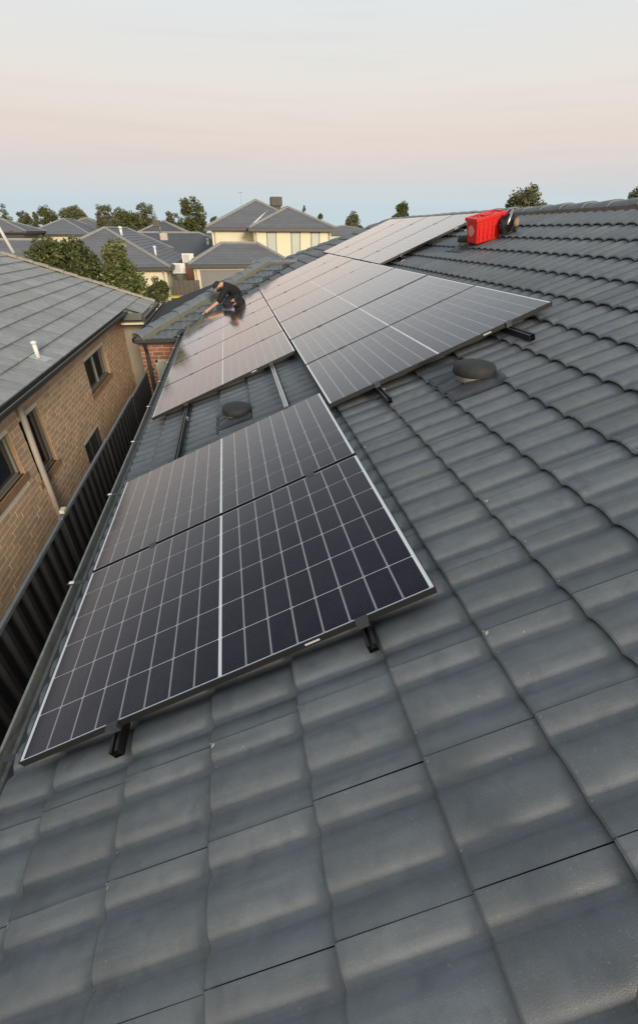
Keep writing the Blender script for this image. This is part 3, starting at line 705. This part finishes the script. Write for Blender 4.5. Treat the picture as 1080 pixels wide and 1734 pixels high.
# photographer's boot in the bottom right corner
bt = thing('work_boot', 'brown suede work boot toe cut off by the bottom right corner', 'boot', RP(1.719, -1.010, -.040), (Matrix.Rotation(-SL, 3, 'Y') @ Matrix.Rotation(R(-84), 3, 'Z')).to_euler())
vs = []; secs = [(-.02, .0, .0), (.0, .028, .04), (.03, .042, .062), (.08, .048, .072), (.14, .045, .09), (.19, .040, .13), (.24, .038, .15), (.28, .030, .14)]
n_ = 12
for (x, w, h_) in secs:
    for k in range(n_):
        t = 2 * math.pi * k / n_; z = math.sin(t); vs.append((x, w * math.cos(t), .018 + (h_ if z > 0 else .006) * z))
fs = [(i * n_ + k, i * n_ + (k + 1) % n_, (i + 1) * n_ + (k + 1) % n_, (i + 1) * n_ + k) for i in range(len(secs) - 1) for k in range(n_)] + [tuple(range((len(secs) - 1) * n_, len(secs) * n_))]
MB().add(vs, fs).build('upper', M['boot'], bt, True)
MB().add([(x, s * (w - .003), z) for (x, w) in ((-.012, .010), (.02, .040), (.09, .052), (.18, .045), (.285, .034)) for s in (-1, 1) for z in (0, .018)],
         [(i * 4, i * 4 + 1, i * 4 + 5, i * 4 + 4) for i in range(4)] + [(i * 4 + 2, i * 4 + 6, i * 4 + 7, i * 4 + 3) for i in range(4)] + [(i * 4 + 1, i * 4 + 3, i * 4 + 7, i * 4 + 5) for i in range(4)] + [(0, 2, 3, 1)]).build('sole', M['rubber'], bt)

# ------------------------------------------------------------------ boundary fence
FX = -1.03
fz = [(-3.4, -.86), (-1.2, -.86), (1.0, -.86), (3.2, -.86), (5.35, -.87), (7.45, -.90), (9.3, -1.05)]
fence = thing('boundary_fence', 'black corrugated steel boundary fence between the brick wall and the gutter', 'fence', (FX, 0, GZ))
for i in range(len(fz) - 1):
    y0, z0 = fz[i]; y1, z1 = fz[i + 1]; mb = MB(); n = int((y1 - y0) / .055); vs = []
    for k in range(n + 1):
        y = y0 + .03 + (y1 - y0 - .06) * k / n; dx = .019 if k % 4 in (0, 1) else -.019
        zt = -.02 + (z0 if 1 else 0) - GZ; vs += [(dx, y, .03), (dx, y, zt)]
    mb.add(vs, [(2 * k, 2 * k + 1, 2 * k + 3, 2 * k + 2) for k in range(n)])
    mb.build('fence_sheet', M['fence'], fence)
    MB().box((-.017, y0 + .02, z0 - GZ - .03), (.017, y1 - .02, z0 - GZ + .012)).build('top_rail', M['fencerail'], fence, bevel=.004)
    MB().box((-.028, y0 - .02, 0), (.028, y0 + .02, z0 - GZ - .0)).build('fence_post', M['fence'], fence)
    MB().box((-.024, y0 - .022, z0 - GZ + .001), (.024, y0 + .022, z0 - GZ + .020)).build('post_cap', M['fencerail'] , fence, bevel=.004)
tag(MB().box((FX - .03, 3.27, -.838), (FX + .02, 3.36, -.80)).build('brick_offcut', M['cream2'], bevel=.004), 'small pale pink brick offcut left on top of the black fence', 'brick')

# ------------------------------------------------------------------ neighbour's house
nb = thing('brick_neighbour_house', 'tan brick house at left with grey flat-tiled roof and three side windows', 'house', (-2.15, 8, GZ))
def P0(o): o.location = (2.15, -8, -GZ); return o      # parts below are written in world coordinates
nroof_o = Vector((-1.85, 0, .0)); 
def NP(v, y, h=0): return Vector((-1.85 - v * CS + h * SN, y, .0 + v * SN + h * CS))
nr = MB(); nr.add([NP(0, -6, -.03), NP(0, 12.1, -.03), NP(-.46, 12.1, -.03), NP(-.46, 14.9, -.03), NP(6, 9.5 + 0, -.03), NP(6, -6, -.03)], [(0, 1, 2, 3, 4, 5)])
# the hip runs from the front corner (x=-1.42,y=14.85) back up to the left
nr = MB(); hA = Vector((-1.42, 14.85, -.19)); hB = Vector((-7.2, 12.3, 2.16))
nr.add([NP(.0, -6, -.04), NP(0, 12.1, -.04), NP(-.46, 12.1, -.04), NP(-.46, 14.80, -.04), NP(6.2, 12.3 - .1, -.04), NP(6.2, -6, -.04)], [(0, 1, 2, 3, 4, 5)])
nr.add([NP(-.46, 14.80, -.04), (-7.8, 24, -.2), NP(6.2, 12.2, -.04)], [(0, 1, 2)])
nroof = P0(nr.build('roof', M['ncap'], nb))
ng = .345; NPT = .33
def ntile(L, w):
    mb = MB(); th = .028; tl = .030; lap = .02
    rows = [(0, tl - th), (.0, tl), (L + lap, tl * 0)]
    ys = [.0012, w * .06, w * .08, w * .5, w * .92, w * .94, w - .0012]; zs = [.0, .0, .003, .003, .003, 0, 0]
    vs = [(x, y, z + dz) for (x, z) in rows for y, dz in zip(ys, zs)]; n = len(ys)
    return mb.add(vs, [(i * n + k, i * n + k + 1, (i + 1) * n + k + 1, (i + 1) * n + k) for i in range(2) for k in range(n - 1)])
nt_g = ntile(ng, NPT); 
nt_me = nt_g.mesh('roof_tile', M['ntile'])
NFR = Matrix(((-CS, 0, SN), (0, 1, 0), (SN, 0, CS)))      # x up slope to -X ; y ; z normal
lst = []
for r_ in range(-1, 17):
    v0 = -.04 + ng * r_; 
    if r_ == -1: v0 = -.46; 
    off = (r_ % 2) * NPT / 2
    for k in range(-14, 48):
        y = NPT * k - off; c = NP(v0 + ng / 2, y + NPT / 2)
        if r_ == -1 and y < 12.1: continue
        # hip limit in plan: straight line hA-hB
        lim = 14.85 + (c.x + 1.42) * (14.85 - 12.3) / (7.2 - 1.42)
        if y > lim + .2: continue
        whole = y + NPT * 1.2 < lim; p = px(c)
        s_ = (1 / p[2] if p and -40 < p[0] < 1100 and 300 < p[1] < 1200 and whole else 0)
        lst.append((s_, v0, y, r_))
lst.sort(key=lambda e: -e[0]); J = MB()
flip = Matrix(((-CS, 0, SN), (0, -1, 0), (SN, 0, CS)))    # proper rotation: x up slope, y -> -Y
for i, (s_, v0, y, r_) in enumerate(lst):
    Lr = ng if r_ >= 0 else .42
    if i < 300 and s_ > 0:
        o = link('roof_tile', nt_me, nroof); w_ = NP(v0, y + NPT, 0); o.location = w_
        o.rotation_euler = (flip @ Matrix.Rotation(random.gauss(0, .004), 3, 'Y') @ Matrix.Rotation(random.gauss(0, .003), 3, 'X')).to_euler()
        o.scale.x = Lr / ng
    else:
        dz = random.gauss(0, .0015)
        J.add([NP(v0 + v[0] * Lr / ng, y + v[1], v[2] + dz) for v in nt_g.v], nt_g.f)
nn = Vector((hB.x - hA.x, hB.y - hA.y, 0)); pn = Vector((nn.y, -nn.x, 0)); pn = pn if pn.y > 0 else -pn
cut(J, 'roof_tiles_joined', M['ntile'], [((hA.x, hA.y, 0), pn)], nroof, smooth=False)
ncapm = cap_mesh(.43, .105, .07, 'ridge_cap'); ncapm.materials[0] = M['ncap']
hv = (NP(-.46, 14.78, .02), NP(6.1, 12.28, .02)); cap_run(hv[0], hv[1], nroof, ncapm, .36)
# eave gutter and wall
P0(gutter(((-1.83, -6, -.01), (-1.83, 12.1, -.01), (1, 0, 0)), [(0, .0), (.0, -.085), (.06, -.09), (.10, -.08), (.10, -.01), (.092, -.01), (.09, -.07)], 'gutter', M['fascia'], nb))
P0(MB().box((-1.735, -6, -.035), (-1.722, 12.1, -.018)).build('gutter_bead', M['gutterlip'], nb))
P0(MB().box((-1.87, -6, -.13), (-1.835, 12.12, -.03)).build('fascia', M['fascia'], nb))
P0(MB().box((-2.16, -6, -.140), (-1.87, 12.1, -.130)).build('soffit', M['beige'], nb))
# projecting front part
P0(MB().box((-1.86, 12.02, -.26), (-1.38, 12.14, -.10)).build('gutter_end', M['gutterlip'], nb, bevel=.01))
P0(MB().box((-1.40, 12.02, -.27), (-1.30, 14.95, -.19)).build('gutter_side', M['fascia'], nb))
P0(MB().box((-1.98, 12.16, -.39), (-1.40, 14.8, -.34)).build('eave_lining', M['cream'], nb))
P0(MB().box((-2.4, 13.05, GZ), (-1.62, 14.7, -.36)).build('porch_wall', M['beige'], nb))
P0(MB().tube([(-1.50, 12.95, -.35), (-1.52, 12.97, -.9), (-1.52, 12.97, GZ)], .045, 8).build('downpipe', M['dark'], nb))
NW = [(8.85, 10.60, -1.24, -.56), (5.42, 6.17, -1.50, -.55), (3.6, 5.05, -1.17, -.55), (7.50, 8.62, -2.6, -1.86)]
nw = MB(); to3n = lambda a, z, d: (-2.15 + d, a, z)
wall_with_hole(nw, -6, 13.2, GZ, -.14, NW, to3n)
nw.box((-12, 13.05, GZ), (-2.16, 13.2, -.3))
nwall = P0(nw.build('side_wall', M['nmortar'], nb))
bricks(nwall, -6, 13.2, GZ, -.15, [(a, b, c - (.11 if i < 3 else 0), d) for i, (a, b, c, d) in enumerate(NW)], to3n, M['nbrick'], vis=lambda t: t[2] > -2.3 and t[0] > 3.5)
for i, (a, b, c, d) in enumerate(NW):
    mb = MB(); D = -.075
    # reveals
    mb.add([to3n(a, c, 0), to3n(a, c, D - .05), to3n(a, d, D - .05), to3n(a, d, 0)], [(0, 1, 2, 3)]); mb.add([to3n(b, c, 0), to3n(b, c, D - .05), to3n(b, d, D - .05), to3n(b, d, 0)], [(3, 2, 1, 0)])
    mb.add([to3n(a, c, 0), to3n(b, c, 0), to3n(b, c, D - .05), to3n(a, c, D - .05)], [(0, 1, 2, 3)]); mb.add([to3n(a, d, 0), to3n(b, d, 0), to3n(b, d, D - .05), to3n(a, d, D - .05)], [(3, 2, 1, 0)])
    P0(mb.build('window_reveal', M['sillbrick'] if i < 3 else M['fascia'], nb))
    w = MB(); f_ = .05
    bars = [(a, b, c, c + f_), (a, b, d - f_, d), (a, a + f_, c, d), (b - f_, b, c, d)]
    if b - a > 1: bars.append(((a + b) / 2 - .025, (a + b) / 2 + .025, c, d))
    for (p, q, r_, s_) in bars: w.box((-2.15 + D - .03, p, r_), (-2.15 + D + .025, q, s_))
    wo = P0(w.build('window', M['sage'] if i < 3 else M['fascia'], nb, bevel=.004)); MB().box((-2.15 + D - .012, a + .04, c + .04), (-2.15 + D - .006, b - .04, d - .04)).build('pane', M['glass'], wo)
    if i < 3:
        sb = MB(); n = int((b - a + .24) / .086)
        sil = P0(MB().box((-2.18, a - .1, c - .108), (-2.151, b + .1, c)).build('window_sill', M['nmortar'], nb))
        s0 = None
        for k in range(n):
            y = a - .12 + k * .086; mb2 = MB().box((-2.149, y + .005, c - .104), (-2.128, y + .081, c - .002)) if s0 is None else None
            if mb2: o = mb2.build('sill_brick', M['sillbrick'], sil); s0 = (o, y)
            else: o = link('sill_brick', s0[0].data, sil); o.location = (0, y - s0[1], 0)
P0(MB().tube([(-2.08, 5.50, -.14), (-2.09, 5.49, -.35), (-2.10, 5.46, -1.2), (-2.10, 5.45, GZ)], .043, 12).build('downpipe', M['pipe'], nb, True))
P0(MB().tube([(-2.08, 5.50, -.13), (-2.085, 5.495, -.30)], .052, 12).build('downpipe_pop', M['pipe'], nb, True))
# vent pipe on neighbour's roof, pale patches
vp = NP(.20, 6.50, .02); vt = thing('vent_pipe', 'short white vent pipe on the grey roof of the brick neighbour', 'vent pipe', vp)
MB().tube([(0, 0, -.02), (0, 0, .22)], .032, 12).build('pipe', M['white'], vt, True)
MB().lathe([(.045, .20), (.045, .23), (.02, .245)], 12).build('pipe_cap', M['white'], vt, True)
MB().box((-.10, -.12, -.006), (.16, .14, .004), 0, Matrix.Rotation(SL, 4, 'Y')).build('flashing', M['alu'], vt)
po = thing('antenna_mast', 'thin leaning white mast at the far left ridge of the brick neighbour', 'mast', (-4.90, 14.39, 1.2))
MB().tube([(0, 0, 0), (-.26, 0, 1.0), (-.40, 0, 1.55)], [.045, .04, .03], 10).build('mast', M['white'], po, True)
MB().tube([(-.42, -.25, 1.12), (-.20, .25, 1.12)], .014, 6).build('crossbar', M['white'], po, True)

# ------------------------------------------------------------------ background houses
def stepped_face(mb, P, g=.34, th=.022, mi=0):
    """P: eave0, eave1, top1, top0 (top may coincide) -> stepped tile courses, world coords"""
    e0, e1, t1, t0 = [Vector(p) for p in P]; n = ((e1 - e0).cross(t0 - e0) if (t0 - e0).length > .01 else (e1 - e0).cross(t1 - e0)).normalized()
    if n.z < 0: n = -n
    L = ((t0 + t1) / 2 - (e0 + e1) / 2).length; k = max(1, round(L / g))
    for i in range(k):
        a, b = i / k, (i + 1) / k
        p0, p1 = e0.lerp(t0, a), e1.lerp(t1, a); q0, q1 = e0.lerp(t0, b), e1.lerp(t1, b)
        mb.add([p0, p1, p1 + n * th, p0 + n * th, q1, q0], [(0, 1, 2, 3), (3, 2, 4, 5)], mi)
def hip_house(name, label, x0, x1, y0, y1, ze, zg, wallm_, roofm, group, ov=.45, pitch=.41, wins=(), doors=(), capm=None, wmat='blind'):
    """x0..x1,y0..y1 = eave rectangle"""
    h = thing(name, label, 'house', ((x0 + x1) / 2, (y0 + y1) / 2, zg), group=group); off = Vector(h.location)
    W_, D_ = x1 - x0, y1 - y0; r_ = min(W_, D_) / 2; zt = ze + r_ * pitch
    if W_ >= D_: a, b_ = Vector((x0 + r_, (y0 + y1) / 2, zt)), Vector((x1 - r_, (y0 + y1) / 2, zt))
    else: a, b_ = Vector(((x0 + x1) / 2, y0 + r_, zt)), Vector(((x0 + x1) / 2, y1 - r_, zt))
    c = [Vector((x0, y0, ze)), Vector((x1, y0, ze)), Vector((x1, y1, ze)), Vector((x0, y1, ze))]
    mb = MB()
    if W_ >= D_: F = [(c[0], c[1], b_, a), (c[1], c[2], b_, b_), (c[2], c[3], a, b_), (c[3], c[0], a, a)]; hips = [(c[0], a), (c[1], b_), (c[2], b_), (c[3], a), (a, b_)]
    else: F = [(c[0], c[1], a, a), (c[1], c[2], b_, a), (c[2], c[3], b_, b_), (c[3], c[0], a, b_)]; hips = [(c[0], a), (c[1], a), (c[2], b_), (c[3], b_), (a, b_)]
    for f in F: stepped_face(mb, f)
    mb.v = [tuple(Vector(v) - off) for v in mb.v]; ro = mb.build('roof', roofm, h)
    cp = MB()
    for (p, q) in hips: cp.tube([p - off + Vector((0, 0, .02)), q - off + Vector((0, 0, .02))], .11, 6)
    cp.build('ridge_capping', capm or M['ccap'], ro)
    g = MB(); e = .06
    g.box((x0 - e - off.x, y0 - e - off.y, ze - .2 - off.z), (x1 + e - off.x, y0 + .04 - off.y, ze - .01 - off.z)).box((x0 - e - off.x, y0 + .04 - off.y, ze - .2 - off.z), (x0 + .04 - off.x, y1 + e - off.y, ze - .01 - off.z))
    g.box((x1 - .04 - off.x, y0 + .04 - off.y, ze - .2 - off.z), (x1 + e - off.x, y1 + e - off.y, ze - .01 - off.z)); g.build('gutter', M['fascia'], h)
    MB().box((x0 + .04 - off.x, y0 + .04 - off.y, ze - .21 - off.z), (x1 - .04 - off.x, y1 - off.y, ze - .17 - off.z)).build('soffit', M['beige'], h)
    MB().box((x0 + ov - off.x, y0 + ov - off.y, 0), (x1 - ov - off.x, y1 - ov - off.y, ze - .21 - off.z)).build('wall', wallm_, h)
    for (a_, b2, zl, zh, side) in wins:
        fr = MB(); fw = .06
        if side == 'f':
            yy = y0 + ov - off.y
            for (p, q, s, t) in ((a_, b2, zl, zl + fw), (a_, b2, zh - fw, zh), (a_, a_ + fw, zl, zh), (b2 - fw, b2, zl, zh)): fr.box((p - off.x, yy - .05, s - off.z), (q - off.x, yy + .01, t - off.z))
            w = fr.build('window', M['sage'], h); MB().box((a_ + .03 - off.x, yy - .025, zl + .03 - off.z), (b2 - .03 - off.x, yy - .012, zh - .03 - off.z)).build('pane', M[wmat], w)
    for (a_, b2, zl, zh) in doors:
        yy = y0 + ov - off.y
        d = MB().box((a_ - off.x, yy - .03, zl - off.z), (b2 - off.x, yy + .01, zh - off.z)).build('door', M['garage'], h)
    return h
GB = 'houses beyond the front roofs'
# cream house with dark door, straight behind the gap
h1 = hip_house('cream_house', 'cream house with grey hip roof and tall dark door beside the round shrub', -11.3, -2.62, 31.6, 48.5, -.2, GZ, M['cream2'], M['croof'], GB, ov=.3, pitch=.48,
          doors=[(-5.60, -4.75, GZ, -.42)])
# two-storey house
h2 = hip_house('two_storey_house', 'two-storey cream house with three tall windows facing the roof', 2.75, 8.95, 35.0, 44.0, 1.95, -3.3, M['cream'], M['croof'], GB, ov=.32, pitch=.42,
          wins=[(3.95, 4.65, -.4, 1.70, 'f'), (5.70, 6.38, -.4, 1.70, 'f'), (7.15, 7.80, -.4, 1.70, 'f')])
h3 = hip_house('two_storey_wing', 'left half of the two-storey house, blank cream wall under the taller roof peak', -.25, 7.6, 37.0, 47.0, 1.98, -3.3, M['cream'], M['croof'], GB, ov=.35, pitch=.46)
h4 = hip_house('garage_wing', 'low cream garage with grey roof in front of the two-storey house', -1.55, 5.5, 32.6, 37.2, -.12, -3.3, M['cream2'], M['croof'], GB, ov=.3, pitch=.50,
          doors=[(-.85, 1.9, -3.3, -.45)])
ev = thing('rooftop_cooler', 'brown box cooler on the ridge of the two-storey house', 'air cooler', (5.35, 41.5, 3.45), group=None)
MB().box((-.46, -.46, 0), (.46, .46, .62)).build('cooler_body', M['evap'], ev, bevel=.06)
lo = MB()
for k in range(7): lo.box((-.38, -.485, .08 + k * .068), (.38, -.458, .11 + k * .068))
lo.build('louvre', M['fascia'], ev); MB().box((-.35, -.35, -.55), (.35, .35, 0)).build('duct', M['evap'], ev)
an = thing('roof_antenna', 'thin antenna on the left slope of the two-storey roof', 'antenna', (2.6, 42.3, 3.3)); MB().tube([(0, 0, 0), (0, 0, 1.1)], .018, 6).tube([(-.15, 0, 1.05), (.15, 0, 1.05)], .018, 6).build('antenna_mast', M['alu'], an)
def detail(h, off, pipes):
    for (x, y, zt, zb) in pipes:
        o = MB().tube([(x, y - .25, zt), (x, y - .06, zt - .25), (x, y - .06, zb)], .05, 6).build('downpipe', M['pipe'], h); o.location = -Vector(h.location)
detail(h2, 0, [(3.2, 35.32, 1.74, -3.3), (8.5, 35.32, 1.74, -3.3)]); detail(h4, 0, [(-1.1, 32.9, -.3, -3.3)]); detail(h1, 0, [(-3.1, 31.9, -.4, GZ)]); detail(h3, 0, [(.3, 37.35, 1.8, -3.3)])
# valley flashing between the two peaks of the two-storey roof
vf = MB(); vf.tube([(2.95, 36.9, 2.06), (3.9, 38.6, 2.70), (4.8, 40.0, 3.28)], .06, 5); tag(vf.build('roof_valley', M['white']), 'pale valley flashing between the two peaks of the two-storey roof', 'flashing')
# dark-roofed house behind
h5 = hip_house('dark_roof_house', 'house with very dark hip roof between the cream houses', -12, 2.6, 46, 54, -.1, GZ, M['obrick'], M['croof2'], GB, ov=.3, pitch=.42)
h5b = hip_house('dark_roof_rear', 'farther dark roof peak behind the dark-roofed house', -12.4, .7, 55, 68, -.05, GZ, M['obrick'], M['croof2'], GB, ov=.3, pitch=.42)
# far left
h6 = hip_house('pale_upper_house', 'far left house with a low cream wall band and small windows', -22.6, -15.3, 66, 78, 1.34, -3, M['cream2'], M['croof'], GB, ov=.25, pitch=.44,
          wins=[(-21.7, -21.0, .2, 1.05, 'f'), (-20.5, -19.8, .2, 1.05, 'f'), (-17.4, -16.6, .2, 1.05, 'f')])
h7 = hip_house('far_left_house', 'farthest left grey-roofed house with dark walls and a pale post', -36, -20.4, 60, 67, 1.63, -3, M['fascia'], M['croof'], GB, ov=.4, pitch=.33)
h8 = hip_house('rear_left_house', 'low grey roof showing behind the pole at the left edge', -19, -7.5, 33.0, 39.6, -.25, GZ, M['cream2'], M['croof'], GB, ov=.3, pitch=.43)
h9 = hip_house('middle_far_house', 'grey roof rising behind the cream house, to its left', -23.5, -12.6, 72, 84, 1.25, -3, M['cream2'], M['croof'], GB, ov=.3, pitch=.36)
h10 = hip_house('far_right_house', 'white-walled house glimpsed right of the two-storey house between trees', 13.6, 24, 70, 80, 1.5, -3, mat('pale_wall', (.6, .56, .5), .8, .05), M['croof'], GB, ov=.3, pitch=.2)
def small_vent(x, y, z, label, hgt=.5, r=.07, nm='white_flue'):
    f = thing(nm, label, 'flue', (x, y, z)); MB().tube([(0, 0, -.1), (0, 0, hgt)], r, 8).build('flue_pipe', M['white'], f, True); MB().lathe([(r * 1.6, hgt), (r * 1.6, hgt + .08), (.01, hgt + .14)], 8).build('flue_cap', M['white'], f, True)
small_vent(-6.0, 36.2, 1.55, 'white flue on the ridge of the cream house', .32, .09)
small_vent(-3.75, 34.6, .32, 'small white cone flue near the right eave of the cream house', .45, .07)
small_vent(-.6, 47.8, .45, 'small white flue on the dark roof beside the two-storey house', .6, .09)
# clutter between the houses: roof duct, air conditioners, paling fence, bin
du = thing('flue_with_box', 'metal duct and square box standing on the cream house roof', 'duct', (-3.45, 38.5, .9))
MB().box((-.27, -.27, .25), (.27, .27, .72)).build('duct_box', M['pipe'], du, bevel=.03); MB().tube([(-.2, 0, .72), (-.2, 0, 1.2), (-.35, 0, 1.32)], .09, 10).build('duct_pipe', M['alu'], du, True)
MB().box((-.62, -.25, 1.1), (-.12, .25, 1.5)).build('duct_cowl', M['evap'], du, bevel=.03)
for k, (x, y, z, lb) in enumerate(((-2.35, 34.5, -.75, 'left white air conditioner unit between the cream houses'), (-2.0, 39.5, -.35, 'right white air conditioner unit between the cream houses'))):
    ac = thing('air_conditioner', lb, 'air conditioner', (x, y, z), group='outdoor air conditioners')
    MB().box((-.45, -.16, 0), (.45, .16, .62)).build('casing', M['white'], ac, bevel=.02)
    gr = MB()
    for q in range(9): gr.box((-.36, -.175, .08 + .055 * q), (.10, -.162, .095 + .055 * q))
    gr.build('fan_grille', M['fencerail'], ac)
    MB().box((-.5, -.2, -.08), (.5, .2, 0)).box((-.4, -.02, -2.0), (-.34, .04, -.08)).box((.34, -.02, -2.0), (.4, .04, -.08)).build('wall_bracket', M['fascia'], ac)
pf = thing('paling_fence', 'dark timber paling fence in the gap left of the cream garage', 'fence', (-2.7, 32.2, GZ))
for k in range(16):
    MB().box((k * .11, 0, 0), (k * .11 + .10, .02, 1.75 + random.uniform(-.02, .02))).build('paling', M['woodfence'], pf)
MB().box((0, .021, 1.3), (1.76, .06, 1.38)).build('fence_rail', M['woodfence'], pf)
bn = thing('yellow_lid_bin', 'wheelie bin with yellow lid in front of the paling fence', 'bin', (-2.35, 30.4, GZ))
b_ = MB(); frustum(b_, .24, .28, .30, .34, .06, .95); b_.build('bin_body', M['fence'], bn, bevel=.02)
MB().box((-.32, -.36, .95), (.32, .36, 1.02)).build('bin_lid', M['yellow'], bn, bevel=.02)
wl_ = MB()
for s_ in (-1, 1): wl_.tube([(s_ * .24, .30, .09), (s_ * .30, .30, .09)], .09, 12)
wl_.build('wheel', M['rubber'], bn)

# ------------------------------------------------------------------ trees and shrubs
def tree(name, label, base, H, crown_r, crown_z, leaf, lm='leaf', n_cl=26, n_lf=150, cat='tree', group=None, seed=0, squash=1.0, trunk_r=.12, cone=0, gap=.35, ly=None):
    rg = random.Random(seed); t = thing(name, label, cat, base, group=group)
    tb = MB(); tb.tube([(0, 0, 0), (rg.uniform(-.05, .05) * H, 0, H * .35), (rg.uniform(-.06, .06) * H, 0, crown_z)], [trunk_r, trunk_r * .75, trunk_r * .45], 8)
    cl = []
    for i in range(n_cl):
        while True:
            p = Vector((rg.uniform(-1, 1), rg.uniform(-1, 1), rg.uniform(-1, 1)))
            if p.length < 1: break
        if cone: 
            zz = (p.z + 1) / 2; k = (1 - zz) ** .7 if cone == 1 else (1 - zz * .6); p.x *= k; p.y *= k
        p *= 1 - gap * .3
        c = Vector((p.x * crown_r, p.y * crown_r, crown_z + p.z * crown_r * squash)); cl.append((c, crown_r * rg.uniform(.24, .44)))
    for (c, r_) in cl[::3]:
        tb.tube([(0, 0, max(.2, crown_z - crown_r * squash * .8)), c * .5 + Vector((0, 0, crown_z * .5 - c.z * .0)) * .5, c], [trunk_r * .35, trunk_r * .22, trunk_r * .08], 5)
    tb.build('trunk', M['bark'], t)
    mb = MB()
    for (c, r_) in cl:
        for k in range(n_lf):
            d = Vector((rg.gauss(0, 1), rg.gauss(0, 1), rg.gauss(0, 1))).normalized() * r_ * rg.random() ** .45
            p = c + Vector((d.x, d.y, d.z * .85)); s = leaf * rg.uniform(.6, 1.4)
            a = Vector((rg.gauss(0, 1), rg.gauss(0, 1), rg.gauss(0, .7))).normalized(); b_ = a.cross(Vector((rg.gauss(0, 1), rg.gauss(0, 1), rg.gauss(0, 1)))).normalized()
            mb.add([p - a * s, p - b_ * s * .45, p + a * s, p + b_ * s * .45], [(0, 1, 2, 3)])
    mb.build('crown', M[lm], t); return t
tree('round_shrub_tree', 'broad olive-green bushy tree behind the left roof ridge', (-5.35, 20, GZ), 3.6, 1.35, 3.15, .075, 'leaf', 80, 230, seed=1, squash=.82)
tree('pointed_tree', 'pointed yellow-green tree right of the broad bushy tree', (-3.35, 20.0, GZ), 4, 1.05, 2.72, .075, 'leaf2', 80, 230, seed=2, squash=1.30, cone=2)
tree('garden_shrub', 'round green garden shrub in front of the cream wall', (-2.50, 23.0, GZ), 1.9, .60, 2.05, .05, 'leaf', 34, 120, cat='shrub', seed=3, squash=1.05, trunk_r=.05)
TG = 'trees along the skyline'
def bgtree(px_, ytop, ybot, wpx, Y, kind, label, seed, lm='leaf3', cone=0):
    q = CX * ((px_ - 540) / CAM_F) + CY * ((867 - (ytop + ybot) / 2) / CAM_F) - CZ; c = CAM_C + q * ((Y - CAM_C.y) / q.y)
    mpp = (Y - CAM_C.y) / q.y / CAM_F; r_ = wpx * mpp / 2 * 1.03; hh = (ybot - ytop) * mpp / 2
    tree(kind, label, (c.x, Y, -3), c.z + 3, r_, c.z + 3, r_ * .085 if wpx > 20 else r_ * .12, lm, 40 if wpx > 24 else 24, 120, group=TG, seed=seed, squash=hh / r_, trunk_r=.18 * r_ / 2, cone=cone)
BT = [(12, 350, 392, 22, 'slim dark tree right of the mast at the left edge', 1), (42, 358, 392, 26, 'low dark trees above the far left roof', 0), (61, 357, 388, 16, 'small pointed tree above the far left roof', 1),
      (84, 351, 392, 31, 'square-topped dark tree left of the grey roof peak', 0), (125, 352, 376, 40, 'flat-topped tree above the grey roof peak', 0), (181, 350, 396, 34, 'tall leafy tree at the left of the big skyline clump', 0),
      (215, 356, 398, 44, 'wide olive tree in the middle of the big skyline clump', 0), (246, 347, 396, 36, 'thin topped tree at the right of the big skyline clump', 0), (295, 360, 400, 32, 'dark loose tree left of the tall gum', 0),
      (326, 338, 402, 44, 'tall loose gum tree left of the two-storey house', 0), (362, 364, 392, 14, 'small dark tree at the left eave of the two-storey house', 0), (515, 349, 372, 10, 'tiny pointed tree above the right roof slope of the two-storey house', 1),
      (543, 360, 390, 18, 'pointed tree at the right end of the two-storey roof', 1), (560, 385, 410, 14, 'dark shrub right of the two-storey wall', 0), (597, 364, 402, 36, 'pointed dark tree between the two-storey house and the top panel row', 2),
      (679, 343, 380, 34, 'rounded tree rising behind the top panel row', 2), (888, 322, 372, 62, 'olive treetop above the ridge, right of the red crate', 0), (1085, 318, 360, 44, 'treetop at the right edge above the ridge', 0)]
for i, (a, b_, c, d, lb, cn) in enumerate(BT): bgtree(a, b_, c, d, 72 + (i * 7) % 17 if i < 16 else 26, 'skyline_tree', lb, 20 + i, 'leaf3' if i % 3 else 'leaf', cn)
tree('distant_treeline', 'low dark line of trees on the horizon at far left', (-90, 200, -3), 8, 14, 7, 1.2, 'leaf3', 30, 60, seed=77, squash=.25, trunk_r=.4)
